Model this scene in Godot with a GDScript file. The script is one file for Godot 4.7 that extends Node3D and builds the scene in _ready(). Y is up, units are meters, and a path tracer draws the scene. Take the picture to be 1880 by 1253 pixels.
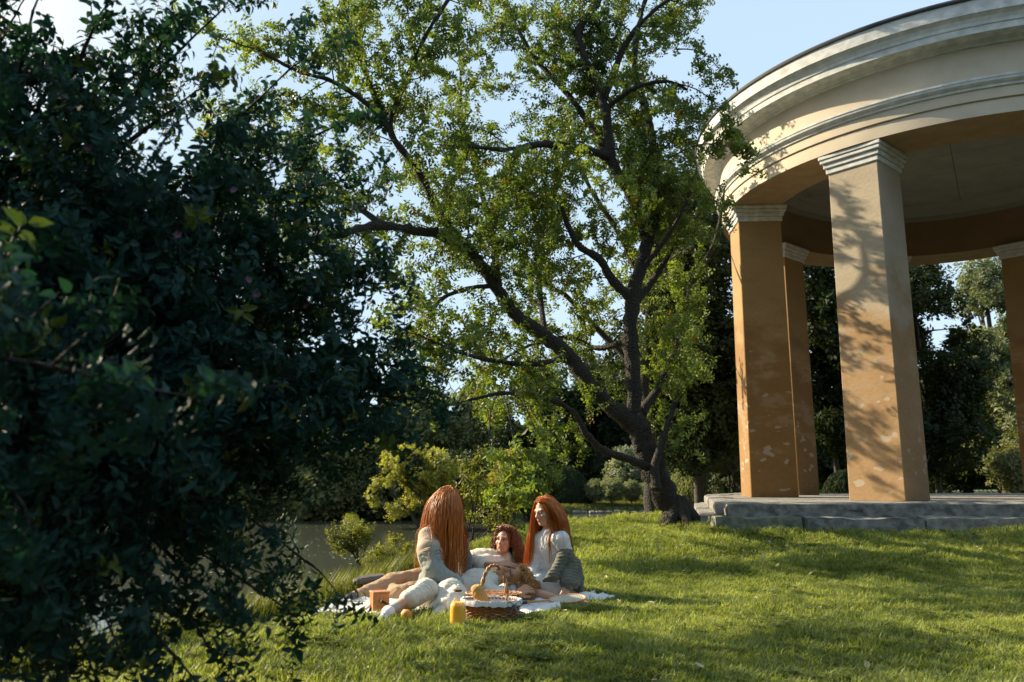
extends Node3D
# A picnic by a pond: four girls on a white blanket, an old leaning tree, a round pavilion.

var rng := RandomNumberGenerator.new()
var noise := FastNoiseLite.new()
var mats := {}
var used := {}

# ---------------------------------------------------------------- small helpers
func rf(a: float, b: float) -> float:
	return rng.randf_range(a, b)

func rdir() -> Vector3:
	var v := Vector3(rf(-1, 1), rf(-1, 1), rf(-1, 1))
	while v.length() > 1.0 or v.length() < 0.05:
		v = Vector3(rf(-1, 1), rf(-1, 1), rf(-1, 1))
	return v.normalized()

func srgb(r: float, g: float, b: float) -> Color:
	return Color(r, g, b).linear_to_srgb()

class Mb:
	var v := PackedVector3Array()
	var c := PackedColorArray()
	var uv := PackedVector2Array()
	var i := PackedInt32Array()
	var col := Color(1, 1, 1)
	func p(a: Vector3, t := Vector2.ZERO) -> int:
		v.append(a)
		c.append(col)
		uv.append(t)
		return v.size() - 1
	func tri(a: Vector3, b: Vector3, d: Vector3) -> void:   # counter-clockwise seen from the front
		var n := v.size()
		p(a); p(b); p(d)
		i.append(n); i.append(n + 2); i.append(n + 1)
	func quad(a: Vector3, b: Vector3, d: Vector3, e: Vector3, ua := Vector2(0, 0), ub := Vector2(1, 0), ud := Vector2(1, 1), ue := Vector2(0, 1)) -> void:
		var n := v.size()
		p(a, ua); p(b, ub); p(d, ud); p(e, ue)
		i.append_array(PackedInt32Array([n, n + 2, n + 1, n, n + 3, n + 2]))
	func box(o: Vector3, h: Vector3, b := Basis.IDENTITY) -> void:
		for ax in 3:
			for s in [-1.0, 1.0]:
				var nrm := Vector3.ZERO
				nrm[ax] = s
				var u := Vector3.ZERO
				u[(ax + 1) % 3] = 1.0
				var w := nrm.cross(u)
				var q := func(x: float, y: float) -> Vector3: return o + b * ((nrm + u * x + w * y) * h)
				quad(q.call(-1.0, -1.0), q.call(1.0, -1.0), q.call(1.0, 1.0), q.call(-1.0, 1.0))
	func bevel_box(o: Vector3, h: Vector3, e: float, b := Basis.IDENTITY) -> void:   # a box with chamfered edges
		var pt := func(s: Vector3, ax: int) -> Vector3:
			var r := Vector3(s.x * h.x, s.y * h.y, s.z * h.z)
			for k in 3:
				if k != ax:
					r[k] -= s[k] * e
			return o + b * r
		for ax in 3:
			for sg in [-1.0, 1.0]:
				var c4: Array[Vector3] = []
				for st in [[-1.0, -1.0], [1.0, -1.0], [1.0, 1.0], [-1.0, 1.0]]:
					var s := Vector3.ZERO
					s[ax] = sg
					s[(ax + 1) % 3] = st[0]
					s[(ax + 2) % 3] = st[1]
					c4.append(pt.call(s, ax))
				if sg > 0.0:
					quad(c4[0], c4[1], c4[2], c4[3])
				else:
					quad(c4[3], c4[2], c4[1], c4[0])
			var a1 := (ax + 1) % 3
			var a2 := (ax + 2) % 3
			for s1 in [-1.0, 1.0]:
				for s2 in [-1.0, 1.0]:
					var lo := Vector3.ZERO
					lo[a1] = s1
					lo[a2] = s2
					var hi := lo
					lo[ax] = -1.0
					hi[ax] = 1.0
					var q4: Array = [pt.call(lo, a1), pt.call(hi, a1), pt.call(hi, a2), pt.call(lo, a2)]
					if s1 * s2 > 0.0:
						q4.reverse()
					quad(q4[0], q4[1], q4[2], q4[3])
		for sx in [-1.0, 1.0]:
			for sy in [-1.0, 1.0]:
				for sz in [-1.0, 1.0]:
					var s := Vector3(sx, sy, sz)
					if sx * sy * sz > 0.0:
						tri(pt.call(s, 0), pt.call(s, 1), pt.call(s, 2))
					else:
						tri(pt.call(s, 2), pt.call(s, 1), pt.call(s, 0))
	func tube(path: PackedVector3Array, rad: PackedFloat32Array, sides: int, caps := true, flat := 1.0) -> void:
		var n := path.size()
		var t := (path[1] - path[0]).normalized()
		var u := t.cross(Vector3.UP if absf(t.y) < 0.9 else Vector3.RIGHT).normalized()
		var first := v.size()
		var run := 0.0
		for k in n:
			var t2 := (path[mini(k + 1, n - 1)] - path[maxi(k - 1, 0)]).normalized()
			u = (u - t2 * u.dot(t2)).normalized()
			var w := t2.cross(u)
			if k > 0:
				run += path[k].distance_to(path[k - 1])
			for s in sides + 1:
				var a := TAU * s / sides
				p(path[k] + (u * cos(a) + w * sin(a) * flat) * rad[k], Vector2(float(s) / sides, run))
		var m := sides + 1
		for k in n - 1:
			for s in sides:
				var a := first + k * m + s
				i.append_array(PackedInt32Array([a, a + m, a + m + 1, a, a + m + 1, a + 1]))
		if caps:
			for e in [0, n - 1]:
				var mid := p(path[e])
				for s in sides:
					var a: int = first + e * m + s
					i.append_array(PackedInt32Array([mid, a, a + 1] if e == 0 else [mid, a + 1, a]))
	func lathe(o: Vector3, prof: Array, sides: int, a0 := 0.0, a1 := TAU) -> void:   # profile of Vector2(radius, height), outside to the right when going up
		for k in prof.size() - 1:
			var first := v.size()
			for s in sides + 1:
				var a := lerpf(a0, a1, float(s) / sides)
				for e in 2:
					var q: Vector2 = prof[k + e]
					p(o + Vector3(q.x * cos(a), q.y, -q.x * sin(a)), Vector2(float(s) / sides, e))
			for s in sides:
				var a := first + s * 2
				i.append_array(PackedInt32Array([a, a + 1, a + 3, a, a + 3, a + 2]))
	func displace(from: int, amp: float, nz: FastNoiseLite, sc: Vector3) -> void:
		var nn := normals()
		var at := {}
		for k in range(from, v.size()):
			v[k] += nn[k] * amp * nz.get_noise_3dv(v[k] * sc)
	func normals() -> PackedVector3Array:
		var nn := PackedVector3Array()
		nn.resize(v.size())
		for k in range(0, i.size(), 3):
			var a := v[i[k]]
			var f := (v[i[k + 2]] - a).cross(v[i[k + 1]] - a)
			nn[i[k]] += f
			nn[i[k + 1]] += f
			nn[i[k + 2]] += f
		for k in nn.size():
			nn[k] = nn[k].normalized() if nn[k].length_squared() > 1e-20 else Vector3.UP
		return nn
	func mesh(smooth := true, colored := true) -> ArrayMesh:
		var a := []
		a.resize(Mesh.ARRAY_MAX)
		a[Mesh.ARRAY_VERTEX] = v
		a[Mesh.ARRAY_INDEX] = i
		a[Mesh.ARRAY_TEX_UV] = uv
		if smooth:
			a[Mesh.ARRAY_NORMAL] = normals()
		if colored:
			a[Mesh.ARRAY_COLOR] = c
		var m := ArrayMesh.new()
		m.add_surface_from_arrays(Mesh.PRIMITIVE_TRIANGLES, a)
		return m

func numbered(called: String) -> String:
	var n: int = used.get(called, 0)
	used[called] = n + 1
	return called if n == 0 else "%s_%03d" % [called, n]

func thing(called: String, label: String, category: String, at := Vector3.ZERO, group := "") -> Node3D:
	var o := Node3D.new()
	o.name = numbered(called)
	add_child(o)
	o.position = at
	tag(o, label, category, group)
	return o

func tag(o: Node3D, label: String, category: String, group := "") -> void:
	o.set_meta("label", label)
	o.set_meta("category", category)
	if group != "":
		o.set_meta("group", group)

# a mesh laid out in world places, as a part of parent (whose base it is moved against) or on its own
func obj(called: String, m: Mesh, mat: Material, parent: Node3D = null, kind := "") -> MeshInstance3D:
	var o := MeshInstance3D.new()
	o.mesh = m
	o.material_override = mat
	if kind != "":
		o.set_meta("kind", kind)
	if parent == null:
		o.name = numbered(called)
		add_child(o)
	else:
		o.name = called
		var q: Node3D = parent
		while q != self:
			o.position -= q.position
			q = q.get_parent()
		parent.add_child(o, true)
	return o

func scatter(called: String, m: Mesh, mat: Material, xf: Array, cols: PackedColorArray, parent: Node3D = null) -> MultiMeshInstance3D:
	var mm := MultiMesh.new()
	mm.transform_format = MultiMesh.TRANSFORM_3D
	mm.use_colors = true
	mm.mesh = m
	mm.instance_count = xf.size()
	for k in xf.size():
		mm.set_instance_transform(k, xf[k])
		mm.set_instance_color(k, cols[k])
	var o := MultiMeshInstance3D.new()
	o.multimesh = mm
	o.material_override = mat
	o.set_meta("kind", "stuff")
	if parent == null:
		o.name = numbered(called)
		add_child(o)
	else:
		o.name = called
		o.position = -parent.position
		parent.add_child(o, true)
	return o

func noise_tex(freq: float, a: Color, b: Color, size := 256, oct := 4, kind := FastNoiseLite.TYPE_SIMPLEX_SMOOTH) -> NoiseTexture2D:
	var n := FastNoiseLite.new()
	n.noise_type = kind
	n.frequency = freq
	n.fractal_octaves = oct
	n.seed = 7 + mats.size() * 13
	var t := NoiseTexture2D.new()
	t.width = size
	t.height = size
	t.seamless = true
	t.noise = n
	var g := Gradient.new()
	g.set_color(0, a)
	g.set_color(1, b)
	t.color_ramp = g
	return t

func plain(key: String, albedo: Color, rough: float, vcol := false) -> StandardMaterial3D:
	var m := StandardMaterial3D.new()
	m.resource_name = key
	m.albedo_color = albedo
	m.roughness = rough
	m.vertex_color_use_as_albedo = vcol
	mats[key] = m
	return m

# colours a, b are linear; the grain is laid on by world place
func grainy(key: String, a: Color, b: Color, rough: float, freq: float, scale: float, relief := 0.0, vcol := false, oct := 4) -> StandardMaterial3D:
	var m := plain(key, Color(1, 1, 1), rough, vcol)
	m.albedo_texture = noise_tex(freq, a.linear_to_srgb(), b.linear_to_srgb(), 256, oct)
	m.uv1_triplanar = true
	m.uv1_world_triplanar = true
	m.uv1_scale = Vector3.ONE * scale
	if relief > 0.0:
		m.heightmap_enabled = true
		m.heightmap_texture = noise_tex(freq * 1.7, Color.BLACK, Color.WHITE, 256, oct)
		m.heightmap_scale = relief
	return m

func leafy(key: String, albedo: Color, through: float, tone: Color, rough := 0.45) -> StandardMaterial3D:
	var m := plain(key, albedo.linear_to_srgb(), rough, true)
	m.backlight_enabled = true
	m.backlight = (tone * through * 2.0).linear_to_srgb()
	m.metallic_specular = 0.35
	return m

func curve(pts: Array, per := 6) -> PackedVector3Array:   # smooth line through the points
	var out := PackedVector3Array()
	var n := pts.size()
	for k in n - 1:
		var a: Vector3 = pts[maxi(k - 1, 0)]
		var b: Vector3 = pts[k]
		var c: Vector3 = pts[k + 1]
		var d: Vector3 = pts[mini(k + 2, n - 1)]
		for s in per:
			out.append(b.cubic_interpolate(c, a, d, float(s) / per))
	out.append(pts[n - 1])
	return out

func radii(n: int, a: float, b: float, power := 1.0, rough := 0.0) -> PackedFloat32Array:
	var out := PackedFloat32Array()
	for k in n:
		out.append(lerpf(a, b, pow(float(k) / (n - 1), power)) * (1.0 + rf(-rough, rough)))
	return out

func basis_y(y: Vector3, roll := 0.0) -> Basis:
	var x := y.cross(Vector3.UP if absf(y.y) < 0.95 else Vector3.RIGHT).normalized()
	return Basis(x, y, x.cross(y)) * Basis(Vector3.UP, roll)

# ---------------------------------------------------------------- the lie of the land (x, and d = metres in front of the camera)
const BANK := [[-8.0, -9.0], [2.0, -4.4], [4.0, -3.0], [5.0, -2.3], [5.6, -2.05], [6.5, -1.72], [8.0, -1.3], [10.5, -0.5], [12.0, 0.25], [13.0, 0.85], [14.2, 1.7], [16.0, 2.9], [19.0, 4.4], [24.0, 6.5], [30.0, 9.5], [38.0, 14.0], [60.0, 30.0]]

func bank_x(d: float) -> float:
	for k in BANK.size() - 1:
		if d < BANK[k + 1][0]:
			return lerpf(BANK[k][1], BANK[k + 1][1], clampf((d - BANK[k][0]) / (BANK[k + 1][0] - BANK[k][0]), 0.0, 1.0))
	return 30.0

func far_bank(x: float) -> float:
	return lerpf(33.5, 39.0, smoothstep(-2.0, 5.0, x)) + 1.2 * sin(x * 0.31) + 0.5 * sin(x * 0.9)

func lawn(x: float, d: float) -> float:   # signed metres inside the near lawn
	return (x - bank_x(d)) * 0.75

func gh(x: float, d: float) -> float:
	var s := lawn(x, d)
	var up := 0.35 * smoothstep(7.8, 12.6, d) + 0.07 * smoothstep(5.0, 9.0, x) * smoothstep(6.0, 11.0, d)
	up += 0.05 * noise.get_noise_2d(x * 9.0, d * 9.0) * smoothstep(0.0, 1.0, absf(d - 7.0) - 0.6) - 0.16 * smoothstep(5.0, 2.0, d) * 0.0
	up += 0.06 * smoothstep(10.5, 11.3, d) * smoothstep(2.3, 3.2, x)
	var h := lerpf(-1.4, up, smoothstep(-1.5, 0.12, s))
	var f := d - far_bank(x)
	var hf := -1.4 + 1.22 * smoothstep(-0.6, 0.5, f) + 0.75 * smoothstep(3.0, 25.0, f)
	return maxf(h, hf)

func _ready() -> void:
	# ---- camera, sky, sun, exposure
	var cam := Camera3D.new()
	cam.name = "camera"
	add_child(cam)
	cam.position = Vector3(0, 1, 0)
	cam.rotation_degrees = Vector3(9.9, 0, 0)
	cam.near = 0.05
	cam.far = 900.0
	var lens := CameraAttributesPhysical.new()
	lens.frustum_focal_length = 41.3
	lens.frustum_focus_distance = 7.4
	lens.exposure_aperture = 4.0
	cam.attributes = lens
	cam.fov = 45.88
	cam.current = true
	var we := WorldEnvironment.new()
	we.name = "world_environment"
	var env := Environment.new()
	env.background_mode = Environment.BG_SKY
	env.tonemap_mode = Environment.TONE_MAPPER_LINEAR
	env.tonemap_exposure = 2.35
	env.sdfgi_enabled = true
	env.ssao_enabled = true
	env.ssil_enabled = true
	var sm := ProceduralSkyMaterial.new()
	sm.sky_top_color = Color(0.525, 0.605, 0.68)
	sm.sky_horizon_color = Color(0.63, 0.70, 0.75)
	sm.sky_curve = 0.22
	sm.ground_bottom_color = Color(0.10, 0.12, 0.07)
	sm.ground_horizon_color = Color(0.5, 0.55, 0.5)
	sm.sun_angle_max = 80.0
	sm.sun_curve = 0.22
	var sky := Sky.new()
	sky.sky_material = sm
	env.sky = sky
	we.environment = env
	add_child(we)
	var sun := DirectionalLight3D.new()
	sun.name = "sun"
	sun.light_color = Color(1.0, 0.93, 0.80)
	sun.light_energy = 1.6
	sun.light_angular_distance = 0.5
	sun.shadow_enabled = true
	sun.basis = Basis.looking_at(-Vector3(-0.786, 0.485, -0.383))
	add_child(sun)

	noise.seed = 5
	noise.frequency = 0.05
	noise.fractal_octaves = 3
	rng.seed = 11
	materials()
	land()
	pavilion()
	woods()
	leaning_tree()
	second_tree()
	foreground_shrub()
	water_plants()
	picnic()
	people()
	lawn_grass()

func materials() -> void:
	grainy("soil", Color(0.055, 0.065, 0.022), Color(0.10, 0.12, 0.04), 1.0, 0.03, 0.6, 2.0)
	var w := plain("water", Color(0.055, 0.060, 0.042).linear_to_srgb(), 0.09)
	w.metallic_specular = 0.5
	w.normal_enabled = true
	var wn := noise_tex(0.02, Color.BLACK, Color.WHITE, 512, 3)
	wn.as_normal_map = true
	wn.color_ramp = null
	wn.bump_strength = 1.2
	w.normal_texture = wn
	w.normal_scale = 0.2
	w.uv1_triplanar = true
	w.uv1_world_triplanar = true
	w.uv1_scale = Vector3(0.5, 0.5, 1.1)
	grainy("bark", Color(0.016, 0.013, 0.010), Color(0.050, 0.041, 0.031), 0.95, 0.05, 1.3, 5.0)
	grainy("far_bark", Color(0.03, 0.026, 0.02), Color(0.09, 0.075, 0.055), 0.95, 0.04, 1.0)
	grainy("stone", Color(0.09, 0.087, 0.078), Color(0.34, 0.325, 0.29), 0.95, 0.022, 0.8, 1.3)
	grainy("stone_mossy", Color(0.075, 0.085, 0.055), Color(0.27, 0.27, 0.21), 0.95, 0.026, 0.7, 1.3)
	grainy("stone_warm", Color(0.12, 0.11, 0.09), Color(0.40, 0.37, 0.31), 0.95, 0.02, 0.9, 1.3)
	grainy("cream", Color(0.42, 0.355, 0.265), Color(0.53, 0.46, 0.36), 0.9, 0.02, 0.35, 0.3)
	grainy("white_trim", Color(0.34, 0.345, 0.33), Color(0.66, 0.67, 0.655), 0.9, 0.022, 0.8, 0.5)
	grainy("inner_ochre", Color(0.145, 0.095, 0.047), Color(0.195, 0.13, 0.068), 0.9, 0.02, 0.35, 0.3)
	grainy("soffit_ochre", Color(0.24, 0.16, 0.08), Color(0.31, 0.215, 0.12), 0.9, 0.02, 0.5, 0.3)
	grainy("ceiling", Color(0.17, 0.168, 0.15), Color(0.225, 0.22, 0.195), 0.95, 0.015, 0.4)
	plain("dark_gap", Color(0.16, 0.15, 0.14), 1.0)
	plain("roof_metal", Color(0.13, 0.14, 0.15), 0.6)
	leafy("leaf", Color(1, 1, 1), 0.5, Color(0.95, 1.0, 0.30))
	leafy("shrub_leaf", Color(1, 1, 1), 0.25, Color(0.75, 1.0, 0.35), 0.55)
	mats.shrub_leaf.metallic_specular = 0.22
	leafy("far_leaf", Color(1, 1, 1), 0.45, Color(0.95, 1.0, 0.40), 0.55)
	leafy("grass_blade", Color(1, 1, 1), 0.5, Color(0.95, 1.0, 0.30), 0.5)

# ---------------------------------------------------------------- ground and water
func land() -> void:
	var xs: Array[float] = []
	var ds: Array[float] = []
	var x := -420.0
	while x < 420.0:
		xs.append(x)
		var ax := absf(x - 2.0)
		x += 0.14 if ax < 6.0 else 0.3 if ax < 13.0 else 1.1 if ax < 45.0 else 12.0 if ax < 120.0 else 50.0
	var d := -420.0
	while d < 820.0:
		ds.append(d)
		d += 0.14 if d > 2.0 and d < 15.0 else 0.4 if d > -3.0 and d < 45.0 else 2.0 if d > -12.0 and d < 70.0 else 50.0
	var mb := Mb.new()
	for dd in ds:
		for xx in xs:
			mb.p(Vector3(xx, gh(xx, dd), -dd))
	var m := xs.size()
	for r in ds.size() - 1:
		for s in m - 1:
			var a := r * m + s
			mb.i.append_array(PackedInt32Array([a, a + m, a + m + 1, a, a + m + 1, a + 1]))
	tag(obj("ground", mb.mesh(true, false), mats.soil, null, "structure"), "earth of the lawn, pond bed and park beyond", "ground")
	var wm := Mb.new()
	wm.quad(Vector3(-300, -0.5, 5), Vector3(60, -0.5, 5), Vector3(60, -0.5, -60), Vector3(-300, -0.5, -60))
	tag(obj("pond_water", wm.mesh(true, false), mats.water, null, "structure"), "still grey-green water of the pond behind the girls", "water")
	# pollen and petals afloat on the pond
	var bit := Mb.new()
	for k in 5:
		var a := TAU * k / 5.0
		bit.tri(Vector3.ZERO, Vector3(cos(a), 0.02, -sin(a)) * 0.02, Vector3(cos(a + 1.25), 0.02, -sin(a + 1.25)) * 0.02)
	plain("petal", Color(0.8, 0.8, 0.76), 0.8, true)
	var xf := []
	var cols := PackedColorArray()
	for k in 900:
		var dd := rf(11.0, 31.0)
		var xx := rf(-0.42 * dd, 0.02 * dd)
		if lawn(xx, dd) > -1.2 or noise.get_noise_2d(xx * 7.0, dd * 14.0) < -0.05:
			continue
		xf.append(Transform3D(Basis(Vector3.UP, rf(0, TAU)).scaled(Vector3.ONE * rf(0.5, 1.5)), Vector3(xx, -0.495, -dd)))
		cols.append(Color(1, 1, 1) * rf(0.5, 1.0))
	tag(scatter("floating_petals", bit.mesh(false, false), mats.petal, xf, cols), "pale specks of petals afloat on the pond", "petals")

# ---------------------------------------------------------------- the pavilion
const PC := Vector3(9.6, 0.69, -16.63)

func plaster(key: String, top: Color, low: Color, split: float, sd: int) -> StandardMaterial3D:
	var n := FastNoiseLite.new()
	n.seed = sd
	n.frequency = 0.012
	n.fractal_octaves = 4
	var nw := FastNoiseLite.new()
	nw.seed = sd + 5
	nw.frequency = 0.035
	nw.fractal_octaves = 2
	var w := 256
	var h := 512
	var im := Image.create(w, h, false, Image.FORMAT_RGB8)
	var rel := Image.create(w, h, false, Image.FORMAT_RGB8)
	for y in h:
		var t := 1.0 - float(y) / h      # 1 at the top of the shaft
		for x in w:
			var a := n.get_noise_2d(x, y * 1.6)
			var b := n.get_noise_2d(x * 5.0 + 300.0, y * 5.0 * 1.6)
			var f := n.get_noise_2d(x * 14.0, y * 14.0 + 900.0)
			var k := smoothstep(split - 0.13, split + 0.10, t + a * 0.20 + b * 0.06)
			var c := low.lerp(top, k)
			c = c.lerp(low * 0.82, 0.5 * smoothstep(0.1, 0.5, b) * (1.0 - k))
			c *= 1.0 + 0.10 * f + 0.12 * a
			var worn := smoothstep(0.45, 0.49, nw.get_noise_2d(x, y * 1.3) + 0.04 * f - absf(t - 0.15) * 0.9)     # flaked places low on the shaft
			c = c.lerp(Color(0.38, 0.33, 0.26), worn * 0.7)
			c = c.lerp(Color(0.33, 0.26, 0.18), 0.35 * smoothstep(0.05, 0.45, a + 0.5 * b + 0.1 - absf(t - 0.33) * 1.6))
			im.set_pixel(x, y, c.linear_to_srgb())
			var r := 0.55 + 0.35 * f + 0.2 * b - 0.35 * worn
			rel.set_pixel(x, y, Color(r, r, r))
	var m := plain(key, Color.WHITE, 0.92)
	m.albedo_texture = ImageTexture.create_from_image(im)
	m.heightmap_enabled = true
	m.heightmap_texture = ImageTexture.create_from_image(rel)
	m.heightmap_scale = 0.35
	return m

func rough_block(h: Vector3, sd: int, wear := 0.012) -> ArrayMesh:   # a weathered stone block round its own centre
	var mb := Mb.new()
	var nz := FastNoiseLite.new()
	nz.seed = sd
	nz.frequency = 1.6
	for ax in 3:
		for sg in [-1.0, 1.0]:
			var nrm := Vector3.ZERO
			nrm[ax] = sg
			var u := Vector3.ZERO
			u[(ax + 1) % 3] = 1.0
			var w := nrm.cross(u)
			var nu := clampi(int(h[(ax + 1) % 3] / 0.08), 2, 16)
			var nw := clampi(int(absf(w.dot(h)) / 0.08), 2, 16)
			var first := mb.v.size()
			for a in nu + 1:
				for b in nw + 1:
					var q := (nrm + u * (2.0 * a / nu - 1.0) + w * (2.0 * b / nw - 1.0)) * h
					var inner := Vector3(clampf(q.x, -h.x + 0.035, h.x - 0.035), clampf(q.y, -h.y + 0.035, h.y - 0.035), clampf(q.z, -h.z + 0.035, h.z - 0.035))
					var o := (q - inner)
					q = inner + o.normalized() * 0.035
					q += q.normalized() * wear * 1.6 * nz.get_noise_3dv(q * 2.0 + Vector3.ONE * sd) + Vector3(0, wear, wear) * nz.get_noise_3dv(q * 0.7 + Vector3.ONE * sd * 3.0)
					mb.p(q)
			for a in nu:
				for b in nw:
					var k := first + a * (nw + 1) + b
					mb.i.append_array(PackedInt32Array([k, k + nw + 2, k + nw + 1, k, k + 1, k + nw + 2]))
	return mb.mesh(true, false)

func pavilion() -> void:
	var pav := thing("pavilion", "round open pavilion with square ochre columns, cream entablature and stone plinth", "pavilion", Vector3(PC.x, 0.0, PC.z))
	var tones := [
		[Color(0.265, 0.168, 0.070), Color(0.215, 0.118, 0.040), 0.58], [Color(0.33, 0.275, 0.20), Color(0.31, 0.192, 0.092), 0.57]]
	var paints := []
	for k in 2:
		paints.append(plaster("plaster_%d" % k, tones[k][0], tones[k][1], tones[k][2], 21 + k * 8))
	var base := PC.y
	for k in 8:
		var a := deg_to_rad(176.0 + 45.0 * k)
		var o := Vector3(PC.x + 4.30 * cos(a), base, PC.z - 4.30 * sin(a))
		var b := Basis(Vector3.UP, a)
		var col := Node3D.new()
		col.name = "column"
		pav.add_child(col, true)
		col.position = o - pav.position
		var mb := Mb.new()
		var w0 := 0.47
		var w1 := 0.445
		for s in 4:
			var r := b * Basis(Vector3.UP, PI / 2 * s)
			var ea := 0.012
			for part in 2:
				var v0 := Vector2(-1.0, 1.0) if part == 0 else Vector2(1.0, 1.0)
				var p := func(sy: float, w: float, y: float) -> Vector3: return o + r * Vector3(w, y, -sy * (w - ea))
				if part == 0:
					mb.quad(p.call(-1.0, w0, 0.0), p.call(1.0, w0, 0.0), p.call(1.0, w1, 5.78), p.call(-1.0, w1, 5.78), Vector2(s * 0.25, 1), Vector2(s * 0.25 + 0.245, 1), Vector2(s * 0.25 + 0.245, 0), Vector2(s * 0.25, 0))
				else:
					var p0 := o + r * Vector3(w0, 0, -(w0 - ea))
					var p1 := o + r * Vector3(w0 - ea, 0, -w0)
					var p2 := o + r * Vector3(w1 - ea, 5.78, -w1)
					var p3 := o + r * Vector3(w1, 5.78, -(w1 - ea))
					mb.quad(p0, p1, p2, p3, Vector2(s * 0.25 + 0.245, 1), Vector2(s * 0.25 + 0.25, 1), Vector2(s * 0.25 + 0.25, 0), Vector2(s * 0.25 + 0.245, 0))
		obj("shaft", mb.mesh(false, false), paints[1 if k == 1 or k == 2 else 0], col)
		var cb := Mb.new()
		var y := base + 5.78
		for st in [[0.475, 0.10], [0.505, 0.09], [0.545, 0.07], [0.565, 0.078]]:
			cb.bevel_box(Vector3(o.x, y + st[1] / 2, o.z), Vector3(st[0], st[1] / 2 - 0.001, st[0]), 0.012, b)
			y += st[1]
		obj("capital", cb.mesh(false, false), mats.white_trim, col)
	# the ring that the columns carry
	var N := 144
	var y0 := 6.81
	var c := Vector3(PC.x, 0, PC.z)
	var ring := func(called: String, prof: Array, mat: String) -> MeshInstance3D:
		var mb := Mb.new()
		mb.lathe(c, prof, N)
		return obj(called, mb.mesh(true, false), mats[mat], pav)
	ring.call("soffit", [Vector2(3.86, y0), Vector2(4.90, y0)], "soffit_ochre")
	ring.call("architrave", [Vector2(4.90, y0), Vector2(4.90, y0 + 0.235), Vector2(4.885, y0 + 0.24), Vector2(4.885, y0 + 0.255), Vector2(4.93, y0 + 0.26), Vector2(4.93, 7.25)], "cream")
	ring.call("moulding", [Vector2(4.93, 7.25), Vector2(4.96, 7.25), Vector2(4.965, 7.29), Vector2(4.99, 7.30), Vector2(5.03, 7.33), Vector2(5.04, 7.37), Vector2(5.05, 7.375), Vector2(5.05, 7.41), Vector2(4.90, 7.44)], "white_trim")
	ring.call("frieze", [Vector2(4.90, 7.44), Vector2(4.90, 8.03)], "cream")
	ring.call("cornice", [Vector2(4.90, 8.0), Vector2(4.95, 8.0), Vector2(4.96, 8.03), Vector2(5.0, 8.06), Vector2(5.02, 8.075), Vector2(5.24, 8.085), Vector2(5.24, 8.06), Vector2(5.27, 8.06), Vector2(5.27, 8.17), Vector2(5.29, 8.18), Vector2(5.30, 8.23), Vector2(5.335, 8.29), Vector2(5.385, 8.325), Vector2(5.395, 8.335), Vector2(5.41, 8.335), Vector2(5.41, 8.56), Vector2(5.35, 8.57)], "white_trim")
	ring.call("roof", [Vector2(5.36, 8.555), Vector2(5.44, 8.56), Vector2(5.45, 8.59), Vector2(5.43, 8.63), Vector2(3.0, 9.3), Vector2(0.01, 9.8)], "roof_metal")
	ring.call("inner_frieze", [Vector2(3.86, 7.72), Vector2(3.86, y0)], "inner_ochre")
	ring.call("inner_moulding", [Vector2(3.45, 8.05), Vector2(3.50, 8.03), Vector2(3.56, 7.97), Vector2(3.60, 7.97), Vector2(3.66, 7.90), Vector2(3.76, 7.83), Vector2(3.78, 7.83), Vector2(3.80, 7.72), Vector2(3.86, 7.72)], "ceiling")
	var back := Mb.new()
	back.lathe(c, [Vector2(0.01, 8.085), Vector2(3.6, 8.085)], 64)
	obj("ceiling_backing", back.mesh(false, false), mats.dark_gap, pav)
	var disc := PackedVector2Array()
	for k in 64:
		disc.append(Vector2(cos(TAU * k / 64), sin(TAU * k / 64)) * 3.47)
	for gx in range(-3, 3):
		for gy in range(-3, 3):
			var cell := PackedVector2Array()
			for q in [Vector2(0.006, 0.006), Vector2(1.594, 0.006), Vector2(1.594, 1.194), Vector2(0.006, 1.194)]:
				cell.append((Vector2(gx * 1.6, gy * 1.2) + q).rotated(0.55))
			for poly in Geometry2D.intersect_polygons(disc, cell):
				var idx := Geometry2D.triangulate_polygon(poly)
				if idx.is_empty():
					continue
				var mb := Mb.new()
				for q in poly:
					mb.p(c + Vector3(q.x, 8.055, q.y))
				var n: int = poly.size()
				for t in range(0, idx.size(), 3):
					var s: float = (poly[idx[t + 1]] - poly[idx[t]]).cross(poly[idx[t + 2]] - poly[idx[t]])
					mb.i.append_array(PackedInt32Array([idx[t], idx[t + 2], idx[t + 1]] if s > 0.0 else [idx[t], idx[t + 1], idx[t + 2]]))
				var rim := 1.0 if Geometry2D.is_polygon_clockwise(poly) else -1.0
				for q in n:
					var a: Vector2 = poly[q]
					var e: Vector2 = poly[(q + 1) % n]
					var lo0 := c + Vector3(a.x, 8.055, a.y)
					var lo1 := c + Vector3(e.x, 8.055, e.y)
					if rim > 0.0:
						mb.quad(lo1, lo0, lo0 + Vector3.UP * 0.02, lo1 + Vector3.UP * 0.02)
					else:
						mb.quad(lo0, lo1, lo1 + Vector3.UP * 0.02, lo0 + Vector3.UP * 0.02)
				obj("ceiling_panel", mb.mesh(false, false), mats.ceiling, pav)
	# the stone plinth: two courses of blocks round a filled deck
	var front := -11.38
	var plan := [Vector2(3.05, 11.62), Vector2(4.55, 19.0), Vector2(6.3, 22.6), Vector2(13.5, 22.8), Vector2(16.6, 19.0), Vector2(16.6, 11.62)]
	var deck := Mb.new()
	for k in range(1, plan.size() - 1):
		deck.tri(Vector3(plan[0].x, 0.685, -plan[0].y), Vector3(plan[k + 1].x, 0.685, -plan[k + 1].y), Vector3(plan[k].x, 0.685, -plan[k].y))
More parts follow.
